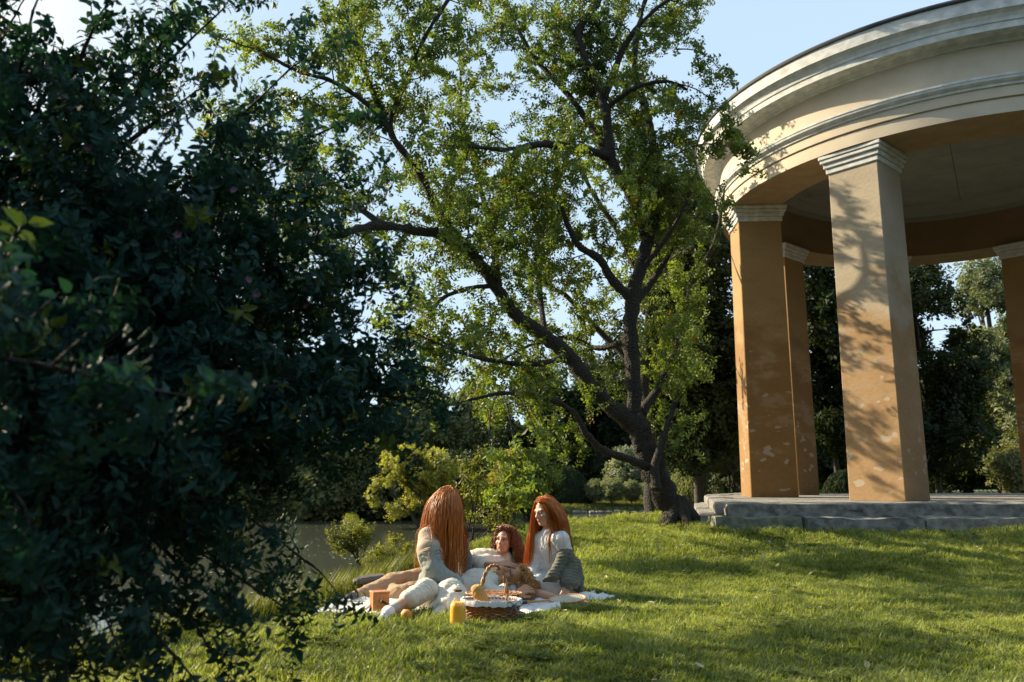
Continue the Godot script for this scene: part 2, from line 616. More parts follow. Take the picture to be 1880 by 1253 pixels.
	for k in plan.size():
		var q0: Vector2 = plan[k]
		var q1: Vector2 = plan[(k + 1) % plan.size()]
		deck.quad(Vector3(q0.x, 0.0, -q0.y), Vector3(q0.x, 0.685, -q0.y), Vector3(q1.x, 0.685, -q1.y), Vector3(q1.x, 0.0, -q1.y))
	obj("deck", deck.mesh(false, false), mats.stone, pav)
	var sd := 40
	for course in 2:
		var top := 0.700 if course == 1 else 0.515
		var low := 0.522 if course == 1 else 0.15
		var zf := front - (0.0 if course == 0 else 0.26)
		var joints: Array = [3.03, 4.67, 5.55, 7.6, 9.7, 11.6, 13.7, 15.6, 16.8] if course == 1 else [2.80, 4.05, 5.72, 7.35, 9.2, 11.1, 13.0, 15.0, 16.9]
		for k in joints.size() - 1:
			sd += 1
			var x0: float = joints[k]
			var x1: float = joints[k + 1]
			var two: bool = course == 1 and k == 1
			for half in (2 if two else 1):
				var a := low if not two or half == 0 else lerpf(low, top, 0.42)
				var b := top if not two or half == 1 else lerpf(low, top, 0.40)
				var o := obj("stone_block", rough_block(Vector3((x1 - x0) / 2 - 0.012, (b - a) / 2, 0.26), sd + half * 90, 0.036), mats[["stone", "stone_warm", "stone_mossy"][(sd * 7 + half) % 3]], pav)
				o.position += Vector3((x0 + x1) / 2, (a + b) / 2 + rf(-0.006, 0.006), zf - 0.26 + rf(-0.025, 0.01) + (0.02 if two and half == 1 else 0.0))
				o.rotation = Vector3(rf(-0.015, 0.015), rf(-0.015, 0.015), rf(-0.006, 0.006))
		for side in 2:
			var e0: Vector2 = plan[side] + (Vector2(0.0, 0.25) if side == 0 else Vector2.ZERO)
			var e1: Vector2 = plan[side + 1]
			var n := int(e0.distance_to(e1) / 1.5)
			var dir := (e1 - e0).normalized()
			for q in n:
				sd += 1
				var m := e0.lerp(e1, (q + 0.5) / n) - Vector2(dir.y, -dir.x) * (0.10 if course == 0 else -0.13)
				var o := obj("stone_block", rough_block(Vector3(0.24, (top - low) / 2, e0.distance_to(e1) / n / 2 - 0.01), sd, 0.02), mats.stone, pav)
				o.position += Vector3(m.x, (top + low) / 2 + rf(-0.005, 0.005), -m.y)
				o.rotation.y = -atan2(dir.x, dir.y)

# ---------------------------------------------------------------- leaves and trees
func leaf_into(mb: Mb, b: Vector3, dir: Vector3, nrm: Vector3, L: float, W: float, bend := 0.18) -> void:
	var side := dir.cross(nrm).normalized()
	nrm = side.cross(dir).normalized()
	var m1 := b + dir * L * 0.35 - nrm * L * bend * 0.1
	var m2 := b + dir * L * 0.7 - nrm * L * bend * 0.45
	var tip := b + dir * L - nrm * L * bend
	var f := nrm * W * 0.16
	var a1 := b + dir * L * 0.28 + side * W * 0.48 + f
	var a2 := b + dir * L * 0.62 + side * W * 0.40 + f - nrm * L * bend * 0.35
	var c1 := b + dir * L * 0.28 - side * W * 0.48 + f
	var c2 := b + dir * L * 0.62 - side * W * 0.40 + f - nrm * L * bend * 0.35
	mb.tri(b, a1, m1)
	mb.tri(b, m1, c1)
	mb.tri(m1, a1, a2); mb.tri(m1, a2, m2)
	mb.tri(m1, m2, c2); mb.tri(m1, c2, c1)
	mb.tri(m2, a2, tip); mb.tri(m2, tip, c2)

func leaf_small(mb: Mb, b: Vector3, dir: Vector3, nrm: Vector3, L: float, W: float) -> void:
	var side := dir.cross(nrm).normalized()
	var m := b + dir * L * 0.45
	var tip := b + dir * L - nrm * L * 0.12
	mb.tri(b, m + side * W * 0.5 + nrm * W * 0.12, tip)
	mb.tri(b, tip, m - side * W * 0.5 + nrm * W * 0.12)

# a twig along +y with n leaves
func sprig(n: int, len: float, L: float, W: float, droop: float, fine := true) -> ArrayMesh:
	var mb := Mb.new()
	mb.col = Color(0.5, 0.45, 0.35)
	if fine:
		mb.tube(PackedVector3Array([Vector3.ZERO, Vector3(0.004, len, 0.003)]), PackedFloat32Array([0.0022, 0.001]), 3, false)
	for k in n:
		var t := (k + 0.6) / n
		var az := k * 2.4 + rf(-0.4, 0.4)
		var out := Vector3(cos(az), 0, sin(az))
		var dir := (out * 0.9 + Vector3.UP * rf(0.1, 0.7) * (1.4 if k == n - 1 else 0.8)).normalized()
		dir = (dir + Vector3(rf(-0.2, 0.2), -droop, rf(-0.2, 0.2))).normalized()
		var nrm := (Vector3.UP + Vector3(rf(-0.6, 0.6), 0, rf(-0.6, 0.6)) - out * 0.15).normalized()
		var g := rf(0.75, 1.25)
		mb.col = Color(g * rf(0.9, 1.15), g, g * rf(0.8, 1.1))
		var s := rf(0.75, 1.2)
		if fine:
			leaf_into(mb, Vector3(0, t * len, 0) + out * 0.004, dir, nrm, L * s, W * s, rf(0.05, 0.35))
		else:
			leaf_small(mb, Vector3(0, t * len, 0) + out * len * 0.15, dir, nrm, L * s, W * s)
	return mb.mesh(false)

# branches, twigs and sprigs that grow from limbs; every limb: points, start and end radius, where its leaves begin
func grow(limbs: Array, cfg: Dictionary) -> Dictionary:
	var bm := Mb.new()
	var xf := []
	var keep: Callable = cfg.keep
	for l in limbs:
		var path: PackedVector3Array = l[0]
		var total := 0.0
		for k in path.size() - 1:
			total += path[k].distance_to(path[k + 1])
		var nb := int(total * (1.0 - l[1]) / cfg.step * l[2])
		for q in nb:
			var t := lerpf(l[1], 1.0, (q + rng.randf()) / nb)
			var f := t * (path.size() - 1)
			var k := mini(int(f), path.size() - 2)
			var o := path[k].lerp(path[k + 1], f - k)
			var tan := (path[k + 1] - path[k]).normalized()
			var side: Vector3 = rdir() * Vector3(1, cfg.flat, 1)
			side = (side - tan * side.dot(tan)).normalized()
			var dir: Vector3 = (side + tan * rf(0.2, 0.9) + Vector3.UP * cfg.up).normalized()
			var len: float = cfg.len * rf(0.45, 1.25) * (1.15 - 0.5 * t)
			if dir.z > 0.45 and rng.randf() < cfg.get("front", 0.0):
				continue
			branch(bm, xf, o, dir, len, cfg, keep)
		# the limb's own end
		branch(bm, xf, path[path.size() - 1], (path[path.size() - 1] - path[path.size() - 2]).normalized(), cfg.len * 0.8, cfg, keep)
	return {"mesh": bm, "xf": xf}

func branch(bm: Mb, xf: Array, o: Vector3, dir: Vector3, len: float, cfg: Dictionary, keep: Callable) -> void:
	var up: float = cfg.up
	var sag: float = cfg.droop
	var pts := PackedVector3Array([o])
	var v := dir
	var p := o
	for s in 5:
		v = (v + rdir() * 0.22 + Vector3.DOWN * sag * 0.2).normalized()
		p += v * len / 5.0
		pts.append(p)
	if not keep.call(pts[3]):
		return
	bm.tube(pts, radii(6, cfg.thick, cfg.thick * 0.25), 5, false)
	var nt := int(len / cfg.twig_step) + 1
	for q in nt:
		var t := lerpf(0.12, 1.0, (q + rng.randf()) / nt)
		var f := t * 5.0
		var k := mini(int(f), 4)
		var a := pts[k].lerp(pts[k + 1], f - k)
		var tan := (pts[k + 1] - pts[k]).normalized()
		var side := rdir()
		side = (side - tan * side.dot(tan)).normalized()
		var d := (side * 0.9 + tan * rf(0.4, 1.0) + Vector3.UP * up * 0.7 + Vector3.DOWN * sag * 0.25).normalized()
		var tl: float = cfg.twig_len * rf(0.5, 1.3)
		var b := a + d * tl * 0.5
		var d2 := (d + rdir() * 0.3 + Vector3.DOWN * sag * 0.45).normalized()
		var e := b + d2 * tl * 0.5
		if not keep.call(e):
			continue
		bm.tube(PackedVector3Array([a, b, e]), PackedFloat32Array([cfg.thick * 0.3, cfg.thick * 0.2, cfg.thick * 0.1]), 3, false)
		var ns := int(tl / cfg.sprig_step) + 1
		for s in ns + 1:
			var u := float(s) / ns
			var sp := a.lerp(b, u * 2.0) if u < 0.5 else b.lerp(e, u * 2.0 - 1.0)
			var sd := ((d if u < 0.5 else d2) + rdir() * (0.75 if s < ns else 0.2)).normalized()
			xf.append(Transform3D(basis_y(sd, rf(0, TAU)).scaled(Vector3.ONE * rf(0.75, 1.25)), sp))

func tints(xf: Array, a: Color, b: Color, freq := 0.6, extra := Color(0, 0, 0, 0), share := 0.0) -> PackedColorArray:
	var out := PackedColorArray()
	for t in xf:
		var n := noise.get_noise_3dv(t.origin * freq * 20.0) * 0.9 + 0.5 + rf(-0.25, 0.25)
		var c := a.lerp(b, clampf(n, 0.0, 1.0))
		if share > 0.0 and rng.randf() < share:
			c = extra
		out.append(c)
	return out

# leaves of one crown, dealt out over a few sprig shapes
func crown(called: String, shapes: Array, mat: Material, xf: Array, cols: PackedColorArray, parent: Node3D) -> void:
	for k in shapes.size():
		var part := []
		var cc := PackedColorArray()
		for q in range(k, xf.size(), shapes.size()):
			part.append(xf[q])
			cc.append(cols[q])
		if part.size():
			scatter(called, shapes[k], mat, part, cc, parent)

func limb_tube(pts: Array, r0: float, r1: float, sides := 12, power := 1.0, knob := 0.07) -> Array:
	var path := curve(pts, 7)
	var mb := Mb.new()
	for k in range(1, path.size() - 1):
		path[k] += rdir() * r0 * 0.10
	mb.tube(path, radii(path.size(), r0, r1, power, knob), sides)
	mb.displace(0, r0 * 0.28, noise, Vector3.ONE * 70.0)
	return [path, mb]

func leaning_tree() -> void:
	var base := Vector3(2.535, 0.35, -12.322)
	var tree := thing("old_leaning_tree", "old dark-barked tree with forked leaning trunk at the pond edge left of the pavilion", "tree", base)
	var D := 12.3
	# trunk
	var t := limb_tube([Vector3(2.628, 0.195, -12.4), Vector3(2.523, 0.474, -12.4), Vector3(2.268, 0.958, -12.4), Vector3(2.107, 1.366, -12.4), Vector3(1.968, 1.738, -12.4), Vector3(1.874, 1.979, -12.4)], 0.255, 0.155, 16, 0.5, 0.05)
	var root := Mb.new()
	for k in 6:
		var a := TAU * k / 6.0 + 0.4
		var o: Vector3 = base + Vector3(0, 0.06, 0)
		root.tube(curve([o + Vector3(-0.03, 0.30, 0), o + Vector3(cos(a) * 0.2, 0.05, sin(a) * 0.2), o + Vector3(cos(a) * 0.38, -0.10, sin(a) * 0.38)], 5), radii(11, 0.13, 0.04), 8)
	t[1].i.append_array(PackedInt32Array())
	obj("trunk", t[1].mesh(true, false), mats.bark, tree)
	obj("root_flare", root.mesh(true, false), mats.bark, tree)
	# a second strand of the twisted trunk
	var tw := limb_tube([Vector3(2.113, 0.881, -12), Vector3(2.115, 1.181, -12.05), Vector3(2.188, 1.438, -12.1), Vector3(2.368, 1.89, -12.2), Vector3(2.592, 2.408, -12.4)], 0.075, 0.03, 10)
	var limbs := []
	limbs.append(["limb", [Vector3(1.936, 1.779, -12.4), Vector3(1.661, 2.005, -12.3), Vector3(1.283, 2.327, -12.2), Vector3(0.925, 2.797, -12.1), Vector3(0.642, 3.065, -12), Vector3(0.246, 3.322, -11.9), Vector3(-0.082, 3.61, -11.8), Vector3(-0.323, 3.979, -11.6), Vector3(-0.574, 4.288, -11.4), Vector3(-0.864, 4.442, -11.2), Vector3(-1.29, 4.445, -10.8), Vector3(-1.756, 4.393, -10.4), Vector3(-2.107, 4.175, -10), Vector3(-2.517, 3.981, -9.7)], 0.140, 0.045, 0.42, 1.1])
	limbs.append(["limb", [Vector3(1.887, 1.821, -12.4), Vector3(1.888, 2.541, -12.45), Vector3(1.87, 3.238, -12.5), Vector3(1.922, 3.898, -12.5), Vector3(2.082, 4.403, -12.55), Vector3(2.191, 4.872, -12.6), Vector3(2.029, 5.426, -12.6), Vector3(1.777, 5.856, -12.5), Vector3(1.625, 6.231, -12.5), Vector3(1.551, 6.994, -12.5), Vector3(1.435, 7.576, -12.5), Vector3(1.196, 7.962, -12.4), Vector3(1.113, 8.455, -12.4), Vector3(1.404, 8.917, -12.5), Vector3(1.693, 9.752, -12.6), Vector3(1.824, 10.882, -12.7)], 0.125, 0.042, 0.28, 1.0])
	limbs.append(["limb", [Vector3(1.904, 3.871, -12.5), Vector3(1.619, 4.095, -12.4), Vector3(1.38, 4.413, -12.2), Vector3(1.025, 4.6, -12), Vector3(0.871, 4.874, -11.9), Vector3(0.75, 5.145, -11.8)], 0.085, 0.03, 0.2, 1.0])
	limbs.append(["limb", [Vector3(1.59, 6.25, -12.5), Vector3(1.222, 6.235, -12.2), Vector3(0.767, 6.178, -11.9), Vector3(0.374, 6.074, -11.6), Vector3(-0.081, 5.857, -11.3), Vector3(-0.63, 5.787, -11)], 0.085, 0.025, 0.15, 1.0])
	limbs.append(["limb", [Vector3(2.171, 4.78, -12.6), Vector3(2.405, 5.497, -12.8), Vector3(2.458, 6.342, -13), Vector3(2.377, 7.228, -13.2), Vector3(2.183, 8.309, -13.3), Vector3(2.376, 9.433, -13.4), Vector3(2.727, 10.6, -13.5)], 0.10, 0.03, 0.15, 1.0])
	limbs.append(["limb", [Vector3(1.519, 7.235, -12.5), Vector3(1.745, 7.875, -12.6), Vector3(1.973, 8.365, -12.5), Vector3(2.362, 8.741, -12.3), Vector3(2.875, 9.008, -12.1)], 0.07, 0.025, 0.15, 1.0])
	limbs.append(["limb", [Vector3(1.674, 6.043, -12.5), Vector3(1.391, 6.889, -12.9), Vector3(0.957, 7.738, -13.2), Vector3(0.44, 8.47, -13.4), Vector3(0, 9.449, -13.6), Vector3(-0.257, 10.586, -13.8)], 0.07, 0.025, 0.15, 1.0])
	limbs.append(["limb", [Vector3(-0.638, 4.338, -11.4), Vector3(-1.019, 4.803, -11.3), Vector3(-1.396, 5.518, -11.2), Vector3(-1.787, 6.084, -11.1), Vector3(-1.559, 6.787, -11), Vector3(-1.253, 7.569, -11), Vector3(-0.897, 8.19, -11)], 0.075, 0.02, 0.25, 1.0])
	limbs.append(["limb", [Vector3(-1.787, 6.067, -11.1), Vector3(-2.112, 6.395, -10.9), Vector3(-2.566, 6.629, -10.7), Vector3(-2.993, 6.634, -10.4), Vector3(-3.51, 6.848, -10.2)], 0.045, 0.018, 0.05, 1.1])
	limbs.append(["limb", [Vector3(-1.787, 6.084, -11.1), Vector3(-2.259, 7.176, -11.4), Vector3(-2.586, 8.175, -11.7), Vector3(-2.866, 9.335, -12)], 0.045, 0.018, 0.1, 1.1])
	limbs.append(["limb", [Vector3(-1.756, 4.393, -10.4), Vector3(-2.405, 4.959, -10.6), Vector3(-3.085, 5.52, -10.8), Vector3(-3.839, 6.105, -11)], 0.05, 0.018, 0.1, 1.1])
	limbs.append(["limb", [Vector3(-0.203, 3.771, -11.7), Vector3(-0.302, 4.78, -12.3), Vector3(-0.545, 5.877, -12.8), Vector3(-0.861, 7.173, -13.3), Vector3(-0.951, 8.637, -13.7)], 0.06, 0.02, 0.15, 1.1])
	limbs.append(["limb", [Vector3(0.49, 3.147, -11.9), Vector3(0.438, 4.145, -12.6), Vector3(0.414, 5.217, -13.1), Vector3(0.192, 6.244, -13.5)], 0.05, 0.02, 0.2, 1.1])
	limbs.append(["limb", [Vector3(2.02, 1.215, -12.2), Vector3(1.686, 1.338, -12), Vector3(1.328, 1.442, -11.8), Vector3(1.053, 1.69, -11.6), Vector3(0.855, 1.994, -11.5), Vector3(0.459, 2.168, -11.3), Vector3(-0.075, 2.197, -11), Vector3(-0.585, 2.079, -10.8)], 0.07, 0.02, 0.3, 0.7])
	limbs.append(["limb", [Vector3(0.82, 2.857, -12), Vector3(0.356, 2.691, -11.6), Vector3(-0.153, 2.656, -11.2), Vector3(-0.671, 2.725, -10.9), Vector3(-1.091, 2.861, -10.6)], 0.05, 0.016, 0.2, 1.2])
	limbs.append(["limb", [Vector3(-0.284, 3.879, -11.7), Vector3(-0.633, 3.764, -11.4), Vector3(-1.008, 3.557, -11.2), Vector3(-1.249, 3.123, -11), Vector3(-1.269, 2.8, -10.9)], 0.04, 0.014, 0.25, 1.1])
	limbs.append(["limb", [Vector3(1.87, 3.238, -12.5), Vector3(1.424, 3.147, -13), Vector3(0.927, 3.417, -13.5), Vector3(0.19, 3.295, -13.9), Vector3(-0.58, 2.855, -14.2)], 0.055, 0.018, 0.2, 1.2])
	limbs.append(["limb", [Vector3(1.936, 3.765, -12.5), Vector3(2.425, 4.405, -12.9), Vector3(2.777, 5.056, -13.2), Vector3(3.029, 5.771, -13.3)], 0.07, 0.02, 0.2, 1.2])
	limbs.append(["limb", [Vector3(2.045, 4.299, -12.5), Vector3(2.53, 4.927, -12.2), Vector3(2.791, 5.482, -12)], 0.05, 0.016, 0.25, 1.1])
	limbs.append(["limb", [Vector3(1.535, 7.09, -12.5), Vector3(2.053, 7.374, -12.3), Vector3(2.527, 7.418, -12.2), Vector3(2.826, 7.224, -12.1)], 0.05, 0.016, 0.2, 1.0])
	limbs.append(["limb", [Vector3(2.009, 2.038, -12.5), Vector3(2.478, 2.698, -13), Vector3(2.855, 3.493, -13.4), Vector3(3.067, 4.298, -13.6)], 0.08, 0.02, 0.2, 1.3])
	var paths := []
	obj("limb", tw[1].mesh(true, false), mats.bark, tree)
	paths.append([tw[0], 0.45, 1.0])
	for l in limbs:
		var q := limb_tube(l[1], l[2], l[3], 12 if l[2] > 0.1 else 8)
		obj("limb", q[1].mesh(true, false), mats.bark, tree)
		paths.append([q[0], l[4], l[5]])
	# hanging shoots over the girls
	var shoots := []
	for h in [[Vector3(-0.074, 2.062, -11), Vector3(0.034, 1.437, -10.2), Vector3(0.096, 1.03, -9.6), Vector3(0.049, 0.726, -9.3)], [Vector3(0.152, 2.119, -11.2), Vector3(0.315, 1.584, -10.4), Vector3(0.298, 1.227, -9.9), Vector3(0.224, 0.967, -9.6)], [Vector3(-0.295, 1.942, -10.9), Vector3(-0.274, 1.437, -10.2), Vector3(-0.096, 0.967, -9.6), Vector3(-0.063, 0.813, -9.5)], [Vector3(2.527, 7.418, -12.2), Vector3(2.959, 7.172, -12), Vector3(3.35, 6.752, -11.9), Vector3(3.523, 6.432, -11.9)], [Vector3(2.413, 6.055, -12.3), Vector3(2.879, 6.222, -12), Vector3(3.324, 6.178, -11.9), Vector3(3.72, 5.935, -11.9)], [Vector3(2.702, 8.052, -12.3), Vector3(3.055, 7.889, -12.1), Vector3(3.366, 7.501, -12)], [Vector3(2.563, 5.321, -12.3), Vector3(2.999, 5.43, -12.1), Vector3(3.262, 5.171, -12)]]:
		var q := limb_tube(h, 0.012, 0.004, 6)
		obj("limb", q[1].mesh(true, false), mats.bark, tree)
		shoots.append([q[0], 0.35, 1.6])
	var keep := func(p: Vector3) -> bool: return p.y > (1.75 if p.x < 0.6 else 1.3) and p.x < (0.248 + 0.012 * smoothstep(4.0, 5.0, p.y)) * (-p.z) + 0.10 * sin(p.y * 3.0) + 0.04 * maxf(p.y - 6.0, 0.0) and Vector2(p.x - PC.x, p.z - PC.z).length() > 5.5
	var g := grow(paths, {"step": 0.14, "len": 1.15, "up": 0.30, "flat": 0.8, "droop": 0.35, "front": 0.5, "thick": 0.011, "twig_step": 0.12, "twig_len": 0.38, "sprig_step": 0.098, "keep": keep})
	var g2 := grow(shoots, {"step": 0.12, "len": 0.30, "up": 0.1, "flat": 0.8, "droop": 0.6, "thick": 0.005, "twig_step": 0.10, "twig_len": 0.15, "sprig_step": 0.10, "keep": func(p: Vector3) -> bool: return p.y > 0.75})
	g.xf.append_array(g2.xf)
	obj("twigs", g.mesh.mesh(true, false), mats.bark, tree, "stuff")
	obj("twigs", g2.mesh.mesh(true, false), mats.bark, tree, "stuff")
	var shapes := []
	for k in 3:
		shapes.append(sprig(8, 0.12, 0.062, 0.037, 0.35))
	var xf: Array = g.xf
	crown("crown", shapes, mats.leaf, xf, tints(xf, Color(0.105, 0.155, 0.045), Color(0.25, 0.31, 0.09), 0.25, Color(0.26, 0.19, 0.03), 0.02), tree)
	# the leaves nearest the camera, one by one
	var near := []
	for q in xf:
		near.append([q.origin.z, q.origin])
	near.sort_custom(func(a, b): return a[0] > b[0])
	var one: Array[ArrayMesh] = []
	for k in 4:
		var mb := Mb.new()
		mb.col = Color(0.15, 0.18, 0.03) * rf(0.8, 1.2)
		leaf_into(mb, Vector3.ZERO, Vector3.UP, Vector3.BACK, 0.085, 0.05, rf(0.1, 0.3))
		one.append(mb.mesh(false))
	for k in 200:
		var o := obj("leaf", one[k % 4], mats.leaf, tree)
		var at: Vector3 = near[k * 2][1] + rdir() * 0.05
		o.transform = Transform3D(basis_y((rdir() + Vector3.DOWN * 0.4).normalized(), rf(0, TAU)), at - tree.position)

func second_tree() -> void:
	var base := Vector3(2.718, 0.3, -16.009)
	var tree := thing("second_tree", "upright tree just behind the leaning trunk, its base half hidden by it", "tree", base)
	var paths := []
	for l in [
		["trunk", [base - Vector3(0, 0.2, 0), base + Vector3(0.05, 1.2, -0.1), base + Vector3(-0.05, 2.6, -0.2), base + Vector3(0.15, 4.2, -0.2), base + Vector3(0.3, 6.0, -0.1), base + Vector3(0.2, 8.2, 0.1)], 0.17, 0.04, 0.45],
		["limb", [base + Vector3(0.1, 3.4, -0.2), base + Vector3(0.9, 4.6, 0.1), base + Vector3(1.6, 5.8, -0.4), base + Vector3(1.9, 7.0, -0.6)], 0.09, 0.02, 0.25],
		["limb", [base + Vector3(0.0, 2.8, -0.2), base + Vector3(-0.9, 3.8, -0.5), base + Vector3(-1.7, 4.6, -0.4), base + Vector3(-2.6, 5.0, -0.6)], 0.09, 0.02, 0.25],
		["limb", [base + Vector3(0.15, 4.4, -0.2), base + Vector3(-0.5, 5.6, 0.2), base + Vector3(-1.2, 6.8, 0.3), base + Vector3(-1.5, 8.0, 0.2)], 0.08, 0.02, 0.2],
		["limb", [base + Vector3(0.1, 2.9, -0.2), base + Vector3(0.8, 3.3, -1.0), base + Vector3(1.5, 3.6, -1.8)], 0.06, 0.015, 0.3],
		["limb", [base + Vector3(0.2, 5.0, -0.2), base + Vector3(0.9, 5.6, -1.1), base + Vector3(1.2, 6.4, -2.0)], 0.06, 0.015, 0.25]]:
		var q := limb_tube(l[1], l[2], l[3], 10)
		obj(l[0], q[1].mesh(true, false), mats.bark, tree)
		paths.append([q[0], l[4], 1.0])
	var g := grow(paths, {"step": 0.25, "len": 1.0, "up": 0.3, "flat": 0.8, "droop": 0.3, "thick": 0.010, "twig_step": 0.15, "twig_len": 0.36, "sprig_step": 0.13, "keep": func(p: Vector3) -> bool: return p.y > 1.6 and p.x < 0.225 * (-p.z) and Vector2(p.x - PC.x, p.z - PC.z).length() > 5.6})
	obj("twigs", g.mesh.mesh(true, false), mats.bark, tree, "stuff")
	var shapes := [sprig(7, 0.11, 0.075, 0.045, 0.35), sprig(7, 0.11, 0.075, 0.045, 0.3)]
	crown("crown", shapes, mats.leaf, g.xf, tints(g.xf, Color(0.08, 0.12, 0.036), Color(0.185, 0.235, 0.065), 0.25), tree)

# ---------------------------------------------------------------- the dark shrub close to the camera
func foreground_shrub() -> void:
	var base := Vector3(-2.9, gh(-2.9, 3.3), -3.3)
	var shrub := thing("foreground_shrub", "large dark leafy shrub arching in from the left, close to the camera", "shrub", base)
	var tips := [
		[Vector3(-1.327, 3.05, -3.3), 0.36], [Vector3(-1.021, 2.924, -3.5), 0.35], [Vector3(-0.878, 2.703, -3.7), 0.35], [Vector3(-0.81, 2.476, -3.8), 0.96], [Vector3(-0.907, 2.111, -3.3), 1.27], [Vector3(-0.663, 1.899, -3.6), 1.27], [Vector3(-0.428, 1.543, -3.8), 1.17], [Vector3(-0.476, 1.372, -3.6), 1.17], [Vector3(-0.561, 1.214, -3.4), 1.17], [Vector3(-0.68, 1.257, -3.1), 1.49], [Vector3(-1.038, 1.097, -3.3), 1.02], [Vector3(-1.098, 0.909, -3.1), 0.58], [Vector3(-1.122, 0.65, -3.5), 0.30], [Vector3(-1.14, 0.602, -3.1), 0.36], [Vector3(-1.087, 0.511, -2.9), 0.54], [Vector3(-1.056, 0.437, -2.7), 0.62], [Vector3(-1.503, 2.885, -3.2), 0.32], [Vector3(-1.626, 2.802, -2.9), 0.36], [Vector3(-1.69, 2.636, -2.6), 0.47], [Vector3(-1.536, 2.192, -2.3), 0.43], [Vector3(-1.323, 2.485, -3), 0.35], [Vector3(-1.109, 2.406, -3.3), 1.27], [Vector3(-0.99, 2.03, -3.2), 1.59], [Vector3(-0.834, 1.752, -3.4), 1.59], [Vector3(-0.678, 1.595, -3.6), 1.49], [Vector3(-0.801, 1.384, -3.1), 1.59], [Vector3(-1.194, 2.165, -3), 1.49], [Vector3(-1.125, 1.749, -3), 1.70], [Vector3(-1.215, 1.869, -2.7), 1.70], [Vector3(-1.372, 2.068, -2.6), 1.49], [Vector3(-1.384, 1.773, -2.4), 1.70], [Vector3(-1.269, 1.597, -2.7), 1.70], [Vector3(-1.027, 1.495, -3), 1.70], [Vector3(-1.016, 1.202, -2.9), 1.70], [Vector3(-1.05, 1.116, -3.2), 1.27], [Vector3(-1.12, 1.334, -2.7), 1.70], [Vector3(-1.248, 1.38, -2.4), 1.70], [Vector3(-1.263, 1.183, -2.2), 1.70], [Vector3(-1.199, 1.06, -2.6), 1.70], [Vector3(-1.039, 0.936, -2.8), 0.96], [Vector3(-1.102, 0.757, -3), 0.46], [Vector3(-1.13, 0.73, -2.7), 0.62], [Vector3(-1.235, 0.883, -2.4), 0.90], [Vector3(-1.288, 0.712, -2.3), 0.62], [Vector3(-1.195, 0.578, -2.5), 0.58], [Vector3(-1.26, 0.477, -2.4), 0.62], [Vector3(-1.336, 1.465, -2.1), 1.59], [Vector3(-1.223, 0.98, -2), 0.90], [Vector3(-0.836, 1.51, -3.9), 1.38], [Vector3(-1.094, 1.921, -3.8), 1.38], [Vector3(-1.347, 2.313, -3.9), 1.38], [Vector3(-1.652, 1.974, -3.9), 1.49], [Vector3(-1.685, 1.324, -3.9), 1.49], [Vector3(-1.866, 2.08, -3.6), 1.49], [Vector3(-1.912, 1.202, -3.6), 1.49], [Vector3(-2.009, 2.315, -3.2), 1.49], [Vector3(-1.871, 2.803, -3.7), 0.43], [Vector3(-0.869, 1.223, -1.8), 0.90], [Vector3(-2.465, 3.056, -7.2), 0.80], [Vector3(-2.674, 3.139, -6.8), 0.80], [Vector3(-2.117, 3.006, -7.6), 0.80], [Vector3(-1.843, 3.227, -8), 0.80], [Vector3(-2.886, 3.154, -6.4), 0.80], [Vector3(-2.24, 2.428, -7.4), 0.80], [Vector3(-2.613, 2.548, -7), 0.80], [Vector3(-2.797, 2.648, -6.6), 0.80], [Vector3(-1.887, 2.725, -7.8), 0.80], [Vector3(-0.835, 0.65, -3.5), 0.35], [Vector3(-0.915, 0.559, -3.2), 0.4], [Vector3(-3.20, 2.40, -3.60), 1.2], [Vector3(-3.40, 1.60, -3.40), 1.2], [Vector3(-3.10, 3.00, -4.20), 1.2], [Vector3(-2.60, 2.20, -2.40), 1.2], [Vector3(-2.40, 1.50, -2.20), 1.2], [Vector3(-2.30, 2.70, -2.60), 1.2], [Vector3(-2.00, 1.00, -1.80), 1.2], [Vector3(-2.10, 1.90, -1.80), 1.2], [Vector3(-3.40, 0.90, -3.90), 1.2], [Vector3(-2.90, 3.30, -3.40), 1.2], [Vector3(-2.00, 0.50, -2.10), 1.2], [Vector3(-2.80, 1.10, -2.70), 1.2], [Vector3(-2.034, 2.84, -3), 0.9], [Vector3(-1.879, 2.728, -3.1), 0.9], [Vector3(-1.928, 2.462, -3), 1.0], [Vector3(-1.659, 2.784, -3.2), 0.7], [Vector3(-1.597, 0.58, -2.8), 0.9], [Vector3(-1.473, 0.439, -2.9), 0.9], [Vector3(-1.553, 0.79, -2.6), 1.0], [Vector3(-1.361, 0.549, -3), 0.7]]
	var paths := []
	for k in tips.size():
		var tip: Vector3 = tips[k][0]
		var o := base + Vector3(rf(-0.5, 0.5), 0, rf(-0.6, 0.6))
		if tip.z < -6.0:
			o = Vector3(-3.0 + rf(-0.3, 0.3), gh(-3.0, 5.2), -5.2 + rf(-0.3, 0.3))
		elif tip.z > -2.0:
			o = base + Vector3(0.2, 0, 1.6)
		var mid := o.lerp(tip, 0.35) + Vector3(-0.15, 0.25 + 0.22 * maxf(tip.y - 0.4, 0.0), rf(-0.2, 0.2))
		var mid2 := o.lerp(tip, 0.72) + Vector3(0.0, 0.30 + 0.05 * tip.y, rf(-0.1, 0.1))
		if tip.y < 0.9:
			mid.y = maxf(mid.y, 0.5)
			mid2.y = maxf(mid2.y, tip.y + 0.3)
		var q := limb_tube([o, mid, mid2, tip], rf(0.014, 0.022), 0.004, 6, 1.0, 0.04)
		obj("stem", q[1].mesh(true, false), mats.bark, shrub)
		paths.append([q[0], 0.42, tips[k][1]])
	var keep := func(p: Vector3) -> bool: return p.y > gh(p.x, -p.z) + 0.12 and p.z < -1.1 and p.x < 0.01 * p.z
